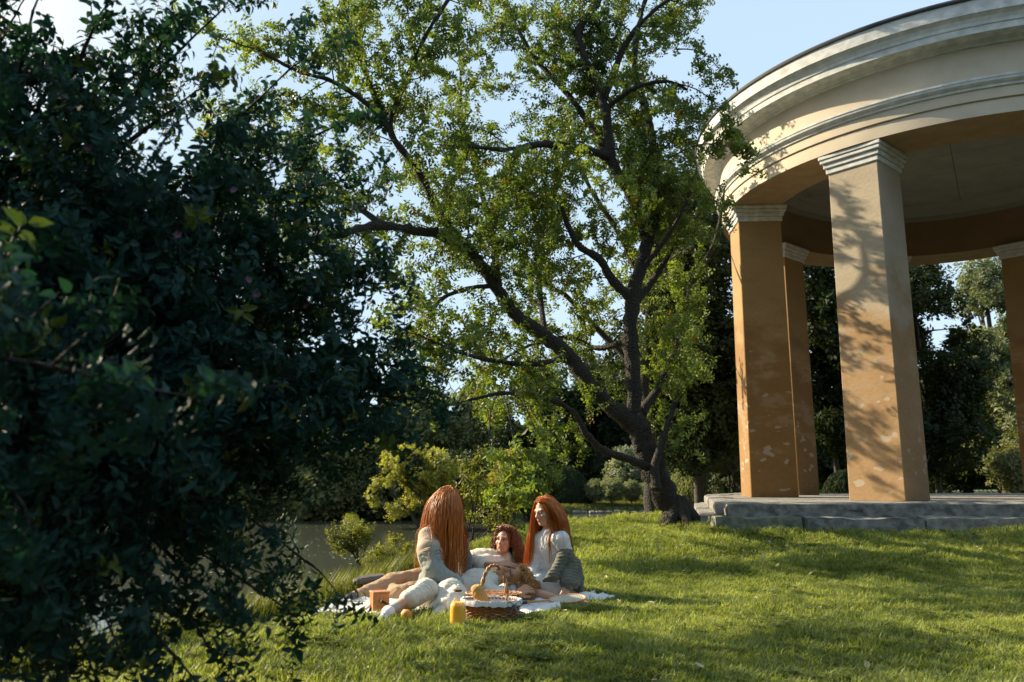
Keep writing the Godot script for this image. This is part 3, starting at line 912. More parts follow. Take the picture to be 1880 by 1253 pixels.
	var g := grow(paths, {"step": 0.105, "len": 0.25, "up": 0.05, "flat": 0.9, "droop": 0.5, "thick": 0.0042, "twig_step": 0.07, "twig_len": 0.13, "sprig_step": 0.065, "keep": keep})
	obj("twigs", g.mesh.mesh(true, false), mats.bark, shrub, "stuff")
	var shapes := []
	for k in 3:
		shapes.append(sprig(8, 0.085, 0.039, 0.021, 0.30))
	var xf: Array = g.xf
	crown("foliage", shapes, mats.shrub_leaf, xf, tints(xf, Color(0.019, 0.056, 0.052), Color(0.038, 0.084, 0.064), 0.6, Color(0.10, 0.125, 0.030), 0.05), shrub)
	print("shrub sprigs ", xf.size())
	# leaves that can be told apart, along the shrub's outline and nearest the lens
	var one: Array[ArrayMesh] = []
	for k in 5:
		var mb := Mb.new()
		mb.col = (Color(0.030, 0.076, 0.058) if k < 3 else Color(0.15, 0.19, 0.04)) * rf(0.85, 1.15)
		leaf_into(mb, Vector3.ZERO, Vector3.UP, Vector3.BACK, 0.050, 0.028, rf(0.08, 0.3))
		one.append(mb.mesh(false))
	var picks := xf.duplicate()
	picks.sort_custom(func(a, b): return a.origin.x / a.origin.z < b.origin.x / b.origin.z)
	for k in 300:
		var q: Transform3D = picks[k * 3 + rng.randi() % 3]
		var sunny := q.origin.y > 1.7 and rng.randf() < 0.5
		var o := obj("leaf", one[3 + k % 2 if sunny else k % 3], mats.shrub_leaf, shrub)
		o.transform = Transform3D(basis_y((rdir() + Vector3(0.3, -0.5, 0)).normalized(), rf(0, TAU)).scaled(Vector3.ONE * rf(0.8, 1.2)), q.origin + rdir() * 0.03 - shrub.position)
	# a few pinkish blossoms
	plain("blossom", Color(0.34, 0.24, 0.29), 0.7)
	var fl := Mb.new()
	for k in 5:
		var a := TAU * k / 5.0
		leaf_small(fl, Vector3.ZERO, Vector3(cos(a), 0.5, sin(a)).normalized(), Vector3.UP, 0.015, 0.012)
	var flower := fl.mesh(false, false)
	for p in [Vector3(-0.948, 1.689, -2.2), Vector3(-0.809, 1.608, -2.4), Vector3(-0.782, 1.565, -2.4), Vector3(-0.832, 1.859, -2.3), Vector3(-1.229, 1.954, -2.2), Vector3(-0.817, 2.088, -2.6), Vector3(-0.966, 1.022, -2.3), Vector3(-0.683, 1.575, -2.6)]:
		var o := obj("flower", flower, mats.blossom, shrub)
		o.transform = Transform3D(basis_y((rdir() + Vector3.BACK).normalized()), p - shrub.position)

# ---------------------------------------------------------------- trees and bushes beyond
func blob_leaves(blobs: Array, count: int, size: float, gap := -0.12, sd := 0.0) -> Array:
	var xf := []
	var total := 0.0
	for b in blobs:
		total += pow(b[1].x * b[1].y * b[1].z, 0.667)
	for b in blobs:
		var n := int(count * pow(b[1].x * b[1].y * b[1].z, 0.667) / total)
		for k in n:
			var u := rdir()
			var r := pow(rng.randf(), 0.38)
			var bump := 1.0 + 0.28 * noise.get_noise_3dv((u * 2.2 + b[0]) * 9.0 + Vector3.ONE * sd)
			var p: Vector3 = b[0] + u * b[1] * r * bump
			if noise.get_noise_3dv(p * 14.0 / maxf(size * 8.0, 0.6) + Vector3.ONE * sd) < gap + 0.12 * (r - 0.6):
				continue
			var d: Vector3 = (u * 0.8 + rdir() * 0.8 + Vector3.UP * 0.25).normalized()
			xf.append(Transform3D(basis_y(d, rf(0, TAU)).scaled(Vector3.ONE * size * rf(0.7, 1.35)), p))
	return xf

var far_shapes := []
var strand_shapes := []

func far_tree(called: String, label: String, category: String, base: Vector3, blobs: Array, count: int, size: float, a: Color, b: Color, trunk_r: float, group := "", gap := -0.12, stems := 1) -> Node3D:
	var tree := thing(called, label, category, base, group)
	var top: Vector3 = blobs[0][0]
	var mb := Mb.new()
	for s in stems:
		var q: Vector3 = blobs[s % blobs.size()][0]
		var foot := base + Vector3(rf(-0.15, 0.15) * (stems - 1), -0.25, rf(-0.15, 0.15) * (stems - 1))
		var path := curve([foot, foot.lerp(base + q, 0.4) + Vector3(rf(-0.1, 0.1), 0.1, 0), base + q, base + q + Vector3(rf(-0.2, 0.2), blobs[s % blobs.size()][1].y * 0.6, 0)], 5)
		mb.tube(path, radii(path.size(), trunk_r, trunk_r * 0.2), 8)
		for k in 7:
			var o := path[6 + k]
			var e: Vector3 = base + q + rdir() * blobs[s % blobs.size()][1] * 0.8
			mb.tube(PackedVector3Array([o, o.lerp(e, 0.5) + Vector3.UP * 0.1, e]), PackedFloat32Array([trunk_r * 0.4, trunk_r * 0.25, trunk_r * 0.1]), 4, false)
	obj("trunk", mb.mesh(true, false), mats.far_bark, tree)
	var placed := []
	for q in blobs:
		placed.append([q[0] + base, q[1]])
	var xf := blob_leaves(placed, count, size, gap, base.x * 3.1)
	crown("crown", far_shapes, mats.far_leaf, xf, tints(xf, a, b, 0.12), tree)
	return tree

func willow(called: String, label: String, base: Vector3, h: float, w: float, a: Color, b: Color, group := "") -> void:
	var tree := thing(called, label, "willow", base, group)
	var mb := Mb.new()
	var path := curve([base + Vector3(0, -0.2, 0), base + Vector3(0.1, h * 0.4, 0), base + Vector3(-0.05, h * 0.8, 0)], 5)
	mb.tube(path, radii(path.size(), 0.16, 0.05), 8)
	obj("trunk", mb.mesh(true, false), mats.far_bark, tree)
	var xf := []
	for k in int(900 * w):
		var az := rf(0, TAU)
		var r := w * 0.5 * sqrt(rng.randf())
		var roof := h * sqrt(maxf(1.0 - pow(r / (w * 0.56), 2.0), 0.02)) * (0.92 + 0.2 * noise.get_noise_2d(cos(az) * 20.0 + base.x, sin(az) * 20.0))
		var y := roof
		var o := base + Vector3(cos(az) * r, 0, sin(az) * r)
		var low := rf(0.02, 0.5) * h * 0.4
		while y > low:
			xf.append(Transform3D(Basis(Vector3.RIGHT, PI + rf(-0.12, 0.12)) * Basis(Vector3.UP, rf(0, TAU)).scaled(Vector3.ONE * rf(0.8, 1.2)), o + Vector3(rf(-0.03, 0.03), y, rf(-0.03, 0.03))))
			y -= 0.42
			if r < w * 0.3 and y < roof - 0.9:
				break
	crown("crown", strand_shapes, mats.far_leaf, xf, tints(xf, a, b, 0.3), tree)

func woods() -> void:
	for k in 3:
		far_shapes.append(sprig(12, 0.9, 0.62, 0.36, 0.15, false))
	for k in 2:
		var mb := Mb.new()
		for q in 16:
			var az := q * 2.4
			var g := rf(0.75, 1.25)
			mb.col = Color(g, g, g)
			leaf_small(mb, Vector3(cos(az) * 0.02, q * 0.032, sin(az) * 0.02), Vector3(cos(az) * 0.5, 1.0, sin(az) * 0.5).normalized(), Vector3(cos(az), -0.5, sin(az)), 0.14, 0.035)
		strand_shapes.append(mb.mesh(false))
	var V := func(x: float, y: float, z: float) -> Vector3: return Vector3(x, y, z)
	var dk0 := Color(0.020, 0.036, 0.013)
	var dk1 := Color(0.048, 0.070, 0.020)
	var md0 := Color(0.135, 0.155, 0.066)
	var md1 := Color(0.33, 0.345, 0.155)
	# bushes along the far bank, left
	var grp := "bushes along the far bank of the pond"
	far_tree("bank_bush", "broad grey-green bush on the far bank, left of the yellow-green willow", "bush", Vector3(-6.599, -0.435, -33.3), [[V.call(0.3, 1.5, 0), V.call(2.3, 1.7, 1.6)], [V.call(-1.3, 1.0, 0.4), V.call(1.5, 1.2, 1.3)], [V.call(1.8, 0.9, 0.5), V.call(1.3, 1.0, 1.1)]], 2600, 0.34, md0, Color(0.34, 0.355, 0.17), 0.10, grp, -0.25, 3)
	far_tree("bank_bush", "dense bush with drooping lit edge on the far bank behind the dark shrub's tips", "bush", Vector3(-9.129, -0.435, -33.3), [[V.call(0, 1.7, 0), V.call(2.2, 2.0, 1.7)], [V.call(1.5, 0.8, 0.7), V.call(1.6, 0.8, 1.1)], [V.call(-2.2, 1.1, 0.2), V.call(1.6, 1.4, 1.3)]], 2800, 0.34, md0, md1, 0.10, grp, -0.22, 3)
	far_tree("bank_bush", "dark bush on the far bank, half hidden by the foreground shrub", "bush", Vector3(-12.759, -0.435, -33.3), [[V.call(0, 1.8, 0), V.call(2.4, 2.0, 1.8)], [V.call(-2.2, 1.5, 0), V.call(2.0, 1.7, 1.5)]], 1800, 0.36, dk0, dk1, 0.10, grp, -0.25, 2)
	far_tree("bank_bush", "low dark bush on the far bank at the left edge of the view", "bush", Vector3(-17.819, -0.435, -33.3), [[V.call(0, 1.8, 0), V.call(2.6, 2.0, 1.8)], [V.call(-2.6, 1.5, 0), V.call(2.4, 1.9, 1.5)]], 1800, 0.36, dk0, dk1, 0.10, grp, -0.25, 2)
	far_tree("bank_bush", "dark low bush under the willow crowns on the far bank", "bush", Vector3(-1.776, -0.447, -33.6), [[V.call(0, 1.2, 0), V.call(2.0, 1.4, 1.4)], [V.call(-2.0, 1.0, 0), V.call(1.6, 1.2, 1.2)], [V.call(2.0, 1.0, 0), V.call(1.6, 1.2, 1.2)]], 2000, 0.32, dk0, dk1, 0.09, grp, -0.3, 2)
	# the yellow-green willow bushes over the water
	var ye0 := Color(0.19, 0.21, 0.045)
	var ye1 := Color(0.42, 0.40, 0.10)
	far_tree("willow_bush", "rounded yellow-green willow bush leaning over the pond behind the girl with her back turned", "bush", Vector3(-2.673, -0.285, -27), [[V.call(-0.5, 1.55, 0), V.call(1.15, 0.95, 1.0)], [V.call(0.55, 1.75, 0), V.call(1.0, 0.85, 0.9)], [V.call(-1.25, 0.85, 0.1), V.call(0.75, 0.7, 0.7)], [V.call(1.2, 1.1, 0), V.call(0.7, 0.7, 0.7)]], 4600, 0.17, ye0, ye1, 0.06, "willow bushes over the water", -0.09, 4)
	far_tree("willow_bush", "small yellow willow bush over the pond, between the curly-haired girl and the leaning tree", "bush", Vector3(-0.182, -0.256, -27.5), [[V.call(0.1, 1.55, 0), V.call(0.75, 0.75, 0.7)], [V.call(0.7, 1.2, 0), V.call(0.6, 0.6, 0.6)], [V.call(-0.35, 0.95, 0), V.call(0.5, 0.5, 0.5)]], 2000, 0.165, ye0, Color(0.48, 0.40, 0.09), 0.05, "willow bushes over the water", -0.09, 3)
	# trees behind the far bank
	grp = "trees beyond the pond"
	var rows := [
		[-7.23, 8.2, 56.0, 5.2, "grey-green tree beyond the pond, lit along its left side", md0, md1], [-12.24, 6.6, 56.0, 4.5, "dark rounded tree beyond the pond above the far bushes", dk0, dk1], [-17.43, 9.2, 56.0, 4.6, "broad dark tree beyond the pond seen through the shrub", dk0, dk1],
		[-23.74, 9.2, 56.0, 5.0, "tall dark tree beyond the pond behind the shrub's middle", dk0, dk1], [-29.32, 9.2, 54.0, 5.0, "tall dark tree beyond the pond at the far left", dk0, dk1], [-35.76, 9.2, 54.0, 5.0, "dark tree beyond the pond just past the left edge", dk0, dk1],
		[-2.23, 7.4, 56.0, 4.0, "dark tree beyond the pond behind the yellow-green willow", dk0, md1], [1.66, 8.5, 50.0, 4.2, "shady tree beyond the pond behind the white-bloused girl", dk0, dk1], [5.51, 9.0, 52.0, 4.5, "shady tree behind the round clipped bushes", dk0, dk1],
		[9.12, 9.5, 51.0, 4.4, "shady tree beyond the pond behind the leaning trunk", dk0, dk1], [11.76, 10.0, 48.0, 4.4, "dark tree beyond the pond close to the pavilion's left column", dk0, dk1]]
	for r in rows:
		var h: float = r[1]
		var w: float = r[3]
		var p: Vector3 = Vector3(r[0], 0.0, -r[2])
		p.y = gh(p.x, -p.z)
		far_tree("far_tree", r[4], "tree", p, [[V.call(0, h * 0.60, 0), V.call(w * 0.42, h * 0.36, w * 0.4)], [V.call(-w * 0.28, h * 0.42, 0.4), V.call(w * 0.34, h * 0.30, w * 0.3)], [V.call(w * 0.28, h * 0.40, 0.4), V.call(w * 0.34, h * 0.30, w * 0.3)], [V.call(0.3, h * 0.16, 0.8), V.call(w * 0.5, h * 0.2, w * 0.3)]], 2600, 0.5, r[5], r[6], 0.2, grp, -0.2)
	# dark trees between tree and pavilion and seen through its columns
	grp = "trees behind the pavilion"
	far_tree("park_tree", "tall dark-leaved tree close behind the leaning tree, touching the pavilion's left side", "tree", Vector3(5.6, 0.35, -24.5), [[V.call(0.1, 8.0, 0), V.call(2.1, 3.2, 1.8)], [V.call(-0.8, 4.6, 0.2), V.call(2.0, 2.2, 1.7)], [V.call(1.2, 4.0, 0.2), V.call(1.9, 2.2, 1.6)], [V.call(0.0, 2.3, 0.3), V.call(1.9, 1.4, 1.4)]], 5200, 0.27, Color(0.022, 0.038, 0.015), Color(0.060, 0.078, 0.024), 0.16, grp, -0.16)
	far_tree("park_tree", "dark tree with a bare slanting stem, seen between the two front columns", "tree", Vector3(11.0, 0.35, -27.5), [[V.call(-0.4, 7.0, 0), V.call(1.8, 2.2, 1.6)], [V.call(-0.6, 4.6, 0), V.call(1.9, 2.0, 1.5)], [V.call(0.9, 5.0, 0), V.call(1.5, 2.0, 1.5)], [V.call(-0.3, 2.6, 0.2), V.call(1.4, 1.0, 1.2)]], 4200, 0.27, dk0, dk1, 0.11, grp, -0.16)
	far_tree("park_tree", "dark leafy tree reaching past the right edge of the front column", "tree", Vector3(14.6, 0.35, -28.0), [[V.call(-0.3, 6.3, 0), V.call(1.5, 2.2, 1.4)], [V.call(0.3, 4.4, 0), V.call(1.7, 1.8, 1.5)], [V.call(-0.3, 2.4, 0.2), V.call(1.9, 1.6, 1.4)]], 3600, 0.27, dk0, Color(0.07, 0.085, 0.026), 0.12, grp, -0.14)
	far_tree("park_tree", "low dark tree behind the pavilion between the front column and the pale poplar", "tree", Vector3(19.0, 0.35, -34.0), [[V.call(0, 3.4, 0), V.call(2.2, 2.4, 1.8)], [V.call(-1.2, 2.0, 0.4), V.call(1.9, 1.7, 1.5)], [V.call(1.2, 2.0, 0.4), V.call(1.9, 1.9, 1.5)]], 3400, 0.32, dk0, dk1, 0.15, grp, -0.2)
	far_tree("park_tree", "dark spreading tree far behind the pavilion floor", "tree", Vector3(13.0, 0.35, -41.0), [[V.call(0, 3.6, 0), V.call(3.4, 2.8, 2.0)], [V.call(-3.0, 2.6, 0), V.call(2.6, 2.4, 1.8)], [V.call(3.0, 2.6, 0), V.call(2.6, 2.4, 1.8)]], 3400, 0.42, dk0, dk1, 0.18, grp, -0.25)
	far_tree("poplar", "tall pale silvery-green poplar at the right edge, lit by the sun", "tree", Vector3(18.4, 0.35, -30.5), [[V.call(0, 7.2, 0), V.call(1.15, 2.2, 1.1)], [V.call(0.1, 4.8, 0), V.call(1.5, 2.2, 1.3)], [V.call(0.2, 2.6, 0.1), V.call(1.6, 1.6, 1.3)], [V.call(1.4, 5.8, 0), V.call(1.2, 2.8, 1.1)]], 5200, 0.24, Color(0.13, 0.155, 0.08), Color(0.34, 0.36, 0.21), 0.16, "", -0.12)
	far_tree("hedge_shrub", "sunlit pale-leaved shrub at the foot of the poplar, right edge", "shrub", Vector3(17.4, 0.35, -28.2), [[V.call(0.4, 0.9, 0), V.call(1.2, 1.1, 0.9)], [V.call(1.6, 1.0, 0.2), V.call(1.2, 1.2, 0.9)]], 2000, 0.2, Color(0.14, 0.15, 0.07), Color(0.36, 0.33, 0.17), 0.05, "", -0.15, 2)
	far_tree("silver_bush", "pale silvery bush behind the leaning trunk, above the clipped bushes", "bush", Vector3(6.136, 0.419, -44), [[V.call(0, 1.3, 0), V.call(1.1, 1.1, 0.9)], [V.call(0.9, 0.9, 0), V.call(0.9, 0.8, 0.8)]], 1200, 0.25, Color(0.16, 0.18, 0.14), Color(0.36, 0.39, 0.32), 0.06, "pale bushes beyond the pond", -0.15, 2)
	far_tree("silver_bush", "pale feathery bush against the pavilion's left column", "bush", Vector3(6.55, 0.3, -24.6), [[V.call(0.0, 1.3, 0), V.call(0.55, 0.85, 0.5)], [V.call(0.1, 0.7, 0), V.call(0.6, 0.7, 0.5)]], 1000, 0.15, Color(0.11, 0.125, 0.085), Color(0.22, 0.24, 0.18), 0.04, "pale bushes beyond the pond", -0.1, 2)
	# clipped round bushes on the far lawn
	var spots := [[4.13, 41.0, 0.50, "leftmost of the round clipped bushes on the far lawn"], [4.99, 40.5, 0.55, "largest round clipped bush, second from the left on the far lawn"], [5.97, 41.0, 0.48, "third round clipped bush on the far lawn, near the leaning trunk"], [6.95, 42.5, 0.46, "round clipped bush half hidden behind the leaning trunk"]]
	for s in spots:
		var p: Vector3 = Vector3(s[0], 0.0, -s[1])
		p.y = gh(p.x, -p.z)
		var r: float = s[2]
		far_tree("clipped_bush", s[3], "bush", p, [[V.call(0, r + 0.25, 0), V.call(r, r * 0.95, r)]], 900, 0.105, Color(0.17, 0.185, 0.10), Color(0.34, 0.36, 0.21), 0.05, "round clipped bushes on the far lawn", -0.6)
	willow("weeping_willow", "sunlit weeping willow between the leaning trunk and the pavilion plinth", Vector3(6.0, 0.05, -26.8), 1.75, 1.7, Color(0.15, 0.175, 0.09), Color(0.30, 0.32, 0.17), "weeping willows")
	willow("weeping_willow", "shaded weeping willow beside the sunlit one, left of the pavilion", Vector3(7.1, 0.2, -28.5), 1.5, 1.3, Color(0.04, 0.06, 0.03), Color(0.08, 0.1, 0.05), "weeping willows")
	willow("weeping_willow", "dark weeping willow beyond the pond behind the white-bloused girl", Vector3(2.64, -0.429, -42), 2.3, 3.0, Color(0.025, 0.045, 0.022), Color(0.055, 0.08, 0.036), "weeping willows")
	willow("weeping_willow", "small dark weeping willow seen between the pavilion's front columns", Vector3(10.6, 0.35, -26.0), 1.05, 1.3, Color(0.022, 0.045, 0.026), Color(0.05, 0.075, 0.036), "weeping willows")
	# the woods that close the view behind, one far mass
	var xf := []
	for k in 9000:
		var x := rf(-75.0, 75.0)
		var d := 58.0 + rf(0.0, 10.0) - 0.002 * x * x
		var top := 4.6 + 2.2 * noise.get_noise_2d(x * 4.0, 3.0) 
		var y := rf(0.0, 1.0)
		xf.append(Transform3D(basis_y((rdir() + Vector3.UP * 0.3).normalized(), rf(0, TAU)).scaled(Vector3.ONE * rf(0.9, 1.6)), Vector3(x, 0.3 + y * top, -d)))
	# the grove at the photographer's back, which keeps the low sky off the lawn
	var gv := []
	for k in 9000:
		var az := rf(-1.9, 1.9)
		var r := 13.0 + rf(0.0, 7.0)
		var y := rf(1.5, 7.5)
		if noise.get_noise_3d(az * 60.0, y * 14.0, r * 14.0) < -0.18:
			continue
		gv.append(Transform3D(basis_y((rdir() + Vector3.UP * 0.3).normalized(), rf(0, TAU)).scaled(Vector3.ONE * rf(0.8, 1.5)), Vector3(2.0 + r * sin(az), y, r * cos(az))))
	tag(scatter("grove", far_shapes[1], mats.far_leaf, gv, tints(gv, dk0, dk1, 0.05)), "leafy grove at the back of the lawn, behind the viewpoint", "grove")
	tag(scatter("distant_woods", far_shapes[0], mats.far_leaf, xf, tints(xf, dk0, dk1, 0.05)), "low dark woods closing the view behind the pond and park", "woods")

func water_plants() -> void:
	plain("stone_pale", Color(0.35, 0.34, 0.31), 0.95)
	var yl0 := Color(0.13, 0.15, 0.03)
	var yl1 := Color(0.27, 0.26, 0.06)
	var small := [sprig(6, 0.10, 0.055, 0.028, 0.0), sprig(5, 0.09, 0.06, 0.026, 0.0)]
	# a bush growing out of the water
	var specs := [
		["water_bush", "small sunlit bush growing out of the pond left of the girls", Vector3(-2.748, -0.462, -15), [Vector3(-6.599, -0.435, -33.3), Vector3(-3.2, 0.019, -15.1), Vector3(-2.745, 0.032, -14.9), Vector3(-3.073, -0.166, -15), Vector3(-2.642, -0.07, -15), Vector3(-2.951, 0.013, -15.2)], 0.014, 1.0],
		["water_branch", "low leafy branch lying over the pond by the girl's back", Vector3(-1.695, -0.329, -14), [Vector3(-2.092, -0.222, -14), Vector3(-2.308, -0.32, -14.1), Vector3(-1.842, -0.143, -13.9)], 0.012, 0.7],
		["bank_sapling", "thin bare-stemmed sapling on the bank behind the girl with her back turned", Vector3(-0.603, 0.165, -11.2), [Vector3(-0.504, 0.67, -11.2), Vector3(-0.587, 1.036, -11.3), Vector3(-0.449, 1.183, -11.2)], 0.018, 0.5],
		["bank_shrub", "twiggy dark-stemmed shrub on the bank behind the curly-haired girl", Vector3(-0.444, 0.153, -10.9), [Vector3(-0.249, 0.437, -10.8), Vector3(-0.071, 0.546, -10.7), Vector3(-0.395, 0.362, -10.9), Vector3(-0.158, 0.327, -10.9)], 0.014, 0.25]]
	for s in specs:
		var tree := thing(s[0], s[1], "shrub" if s[0] != "bank_sapling" else "sapling", s[2])
		var paths := []
		for e in s[3]:
			var q := limb_tube([s[2] + Vector3(rf(-0.06, 0.06), -0.12, rf(-0.06, 0.06)), s[2].lerp(e, 0.5) + Vector3(rf(-0.05, 0.05), 0.02, rf(-0.05, 0.05)), e], s[4], 0.004, 6)
			obj("stem", q[1].mesh(true, false), mats.bark, tree)
			paths.append([q[0], 0.4, s[5]])
		var g := grow(paths, {"step": 0.06, "len": 0.26, "up": 0.5, "flat": 0.7, "droop": 0.0, "thick": 0.004, "twig_step": 0.08, "twig_len": 0.12, "sprig_step": 0.06, "keep": func(p: Vector3) -> bool: return p.y > -0.48})
		obj("twigs", g.mesh.mesh(true, false), mats.bark, tree, "stuff")
		crown("foliage", small, mats.leaf, g.xf, tints(g.xf, yl0, yl1, 0.5), tree)
	# stones along the far lawn's edge
	for k in 26:
		var x := 3.0 + k * 0.42 + rf(-0.1, 0.1)
		var o := obj("bank_stone", rough_block(Vector3(rf(0.12, 0.24), rf(0.05, 0.09), 0.12), 300 + k % 5, 0.03), mats.stone)
		o.position = Vector3(x, -0.44 + rf(-0.03, 0.02), -(far_bank(x) - 0.25))
		o.rotation.y = rf(-0.4, 0.4)
		tag(o, "pale stone in the row edging the far lawn at the waterline", "stone", "stones edging the far lawn")
	# tall grass on the pond's near edge
	var mb := Mb.new()
	for k in 14:
		var az := rf(0, TAU)
		var g := rf(0.75, 1.25)
		mb.col = Color(g * 1.05, g, g * 0.9)
		var o := Vector3(rf(-0.05, 0.05), 0, rf(-0.05, 0.05))
		var d := Vector3(cos(az), 0, sin(az))
		var h := rf(0.14, 0.3)
		var w := d.cross(Vector3.UP) * 0.004
		mb.quad(o - w, o + w, o + d * h * 0.2 + Vector3.UP * h * 0.6 + w * 0.8, o + d * h * 0.2 + Vector3.UP * h * 0.6 - w * 0.8)
		mb.tri(o + d * h * 0.2 + Vector3.UP * h * 0.6 - w * 0.8, o + d * h * 0.2 + Vector3.UP * h * 0.6 + w * 0.8, o + d * h * 0.55 + Vector3.UP * h)
	var xf := []
	for k in 1700:
		var d := rf(4.2, 9.5)
		var x := bank_x(d) + rf(-1.0, 0.12)
		var y := gh(x, d)
		if y < -0.5:
			continue
		xf.append(Transform3D(Basis(Vector3.UP, rf(0, TAU)).scaled(Vector3.ONE * rf(0.6, 1.2)), Vector3(x, y - 0.01, -d)))
	tag(scatter("bank_grass", mb.mesh(false), mats.grass_blade, xf, tints(xf, Color(0.075, 0.10, 0.024), Color(0.17, 0.19, 0.05), 0.4)), "tall grass along the near edge of the pond", "grass")

# ---------------------------------------------------------------- rounded bodies from joints
func cap(a: Vector3, b: Vector3, ra: float, rb: float) -> Array:
	return [0, a, b, ra, rb]

func ell(c: Vector3, b: Basis, r: Vector3, cut := false) -> Array:
	return [2 if cut else 1, c, b.inverse(), r]

func sdf(mb: Mb, bones: Array, cell: float, k: float, colf = null) -> void:
	var pad := k + cell * 2.5
	var lo := Vector3.ONE * 1e6
	var hi := -lo
	for b in bones:
		if b[0] == 2:
			continue
		var r: float = maxf(b[3], b[4]) if b[0] == 0 else maxf(b[3].x, maxf(b[3].y, b[3].z))
		var e: Vector3 = b[2] if b[0] == 0 else b[1]
		lo = lo.min(b[1].min(e) - Vector3.ONE * (r + pad))
		hi = hi.max(b[1].max(e) + Vector3.ONE * (r + pad))
	var nx := int((hi.x - lo.x) / cell) + 2
	var ny := int((hi.y - lo.y) / cell) + 2
	var nz := int((hi.z - lo.z) / cell) + 2
	var F := PackedFloat32Array()
	F.resize(nx * ny * nz)
	F.fill(1.0)
	for pass_ in 2:
		for b in bones:
			var kind: int = b[0]
			if (kind == 2) != (pass_ == 1):
				continue
			var a: Vector3 = b[1]
			var e: Vector3 = b[2] if kind == 0 else b[1]
			var r: float = maxf(b[3], b[4]) if kind == 0 else maxf(b[3].x, maxf(b[3].y, b[3].z))
			var l := (a.min(e) - Vector3.ONE * (r + pad) - lo) / cell
			var h := (a.max(e) + Vector3.ONE * (r + pad) - lo) / cell
			var x0 := maxi(int(l.x), 0)
			var x1 := mini(int(h.x) + 1, nx - 1)
			var y0 := maxi(int(l.y), 0)
			var y1 := mini(int(h.y) + 1, ny - 1)
			var z0 := maxi(int(l.z), 0)
			var z1 := mini(int(h.z) + 1, nz - 1)
			var ab := e - a
			var inv := 1.0 / maxf(ab.length_squared(), 1e-9)
			var ra: float = b[3] if kind == 0 else 0.0
			var dr: float = (b[4] - b[3]) if kind == 0 else 0.0
			var ib: Basis = b[2] if kind != 0 else Basis.IDENTITY
			var rr: Vector3 = b[3] if kind != 0 else Vector3.ONE
			for z in range(z0, z1 + 1):
				for y in range(y0, y1 + 1):
					var at := (z * ny + y) * nx
					for x in range(x0, x1 + 1):
						var q := lo + Vector3(x, y, z) * cell - a
						var d := 0.0
						if kind == 0:
							var t := clampf(q.dot(ab) * inv, 0.0, 1.0)
							d = (q - ab * t).length() - ra - dr * t
						else:
							q = (ib * q) / rr
							var k0 := q.length()
							d = k0 * (k0 - 1.0) / maxf((q / rr).length(), 1e-6)
						var f := F[at + x]
						if kind == 2:
							F[at + x] = maxf(f, -d)
						else:
							var g := maxf(k - absf(f - d), 0.0) / k
							F[at + x] = minf(f, d) - g * g * k * 0.25
	# surface nets
	var where := PackedInt32Array()
	where.resize(F.size())
	where.fill(-1)
	var sx := 1
	var sy := nx
	var sz := nx * ny
	var off := [0, sx, sy, sx + sy, sz, sx + sz, sy + sz, sx + sy + sz]
	var edges := [[0, 1], [0, 2], [0, 4], [1, 3], [1, 5], [2, 3], [2, 6], [3, 7], [4, 5], [4, 6], [5, 7], [6, 7]]
	for z in nz - 1:
		for y in ny - 1:
			var row := (z * ny + y) * nx
			for x in nx - 1:
				var at := row + x
				var f0 := F[at]
				if f0 > cell * 2.0 or f0 < -cell * 2.0:
					continue
				var m := 0
				for q in 8:
					if F[at + off[q]] < 0.0:
						m |= 1 << q
				if m == 0 or m == 255:
					continue
				var s := Vector3.ZERO
				var n := 0
				for e in edges:
					var i0: int = e[0]
					var i1: int = e[1]
					if ((m >> i0) & 1) == ((m >> i1) & 1):
						continue
					var fa := F[at + off[i0]]
					var fb := F[at + off[i1]]
					var t := fa / (fa - fb)
					var pa := Vector3(i0 & 1, (i0 >> 1) & 1, i0 >> 2)
					var pb := Vector3(i1 & 1, (i1 >> 1) & 1, i1 >> 2)
					s += pa.lerp(pb, t)
					n += 1
				var p := lo + (Vector3(x, y, z) + s / n) * cell
				if colf != null:
					mb.col = colf.call(p)
				where[at] = mb.p(p)
	var st := [sx, sy, sz]
	for z in range(1, nz - 1):
		for y in range(1, ny - 1):
			for x in range(1, nx - 1):
				var at := (z * ny + y) * nx + x
				if where[at] < 0 and absf(F[at]) > cell * 2.0:
					continue
				var f0 := F[at]
				for ax in 3:
					var f1 := F[at + st[ax]]
					if (f0 < 0.0) == (f1 < 0.0):
						continue
					var u: int = st[(ax + 1) % 3]
					var w: int = st[(ax + 2) % 3]
					var a := where[at]
					var b := where[at - u]
					var c := where[at - u - w]
					var d := where[at - w]
					if a < 0 or b < 0 or c < 0 or d < 0:
						continue
					if f0 < 0.0:
						mb.i.append_array(PackedInt32Array([a, c, b, a, d, c]))
					else:
						mb.i.append_array(PackedInt32Array([a, b, c, a, c, d]))

# head frame: x to the head's left, y up, z out through the nose
func head_basis(fwd: Vector3, up: Vector3) -> Basis:
	var z := fwd.normalized()
	var x := up.cross(z).normalized()
	return Basis(x, z.cross(x), z)

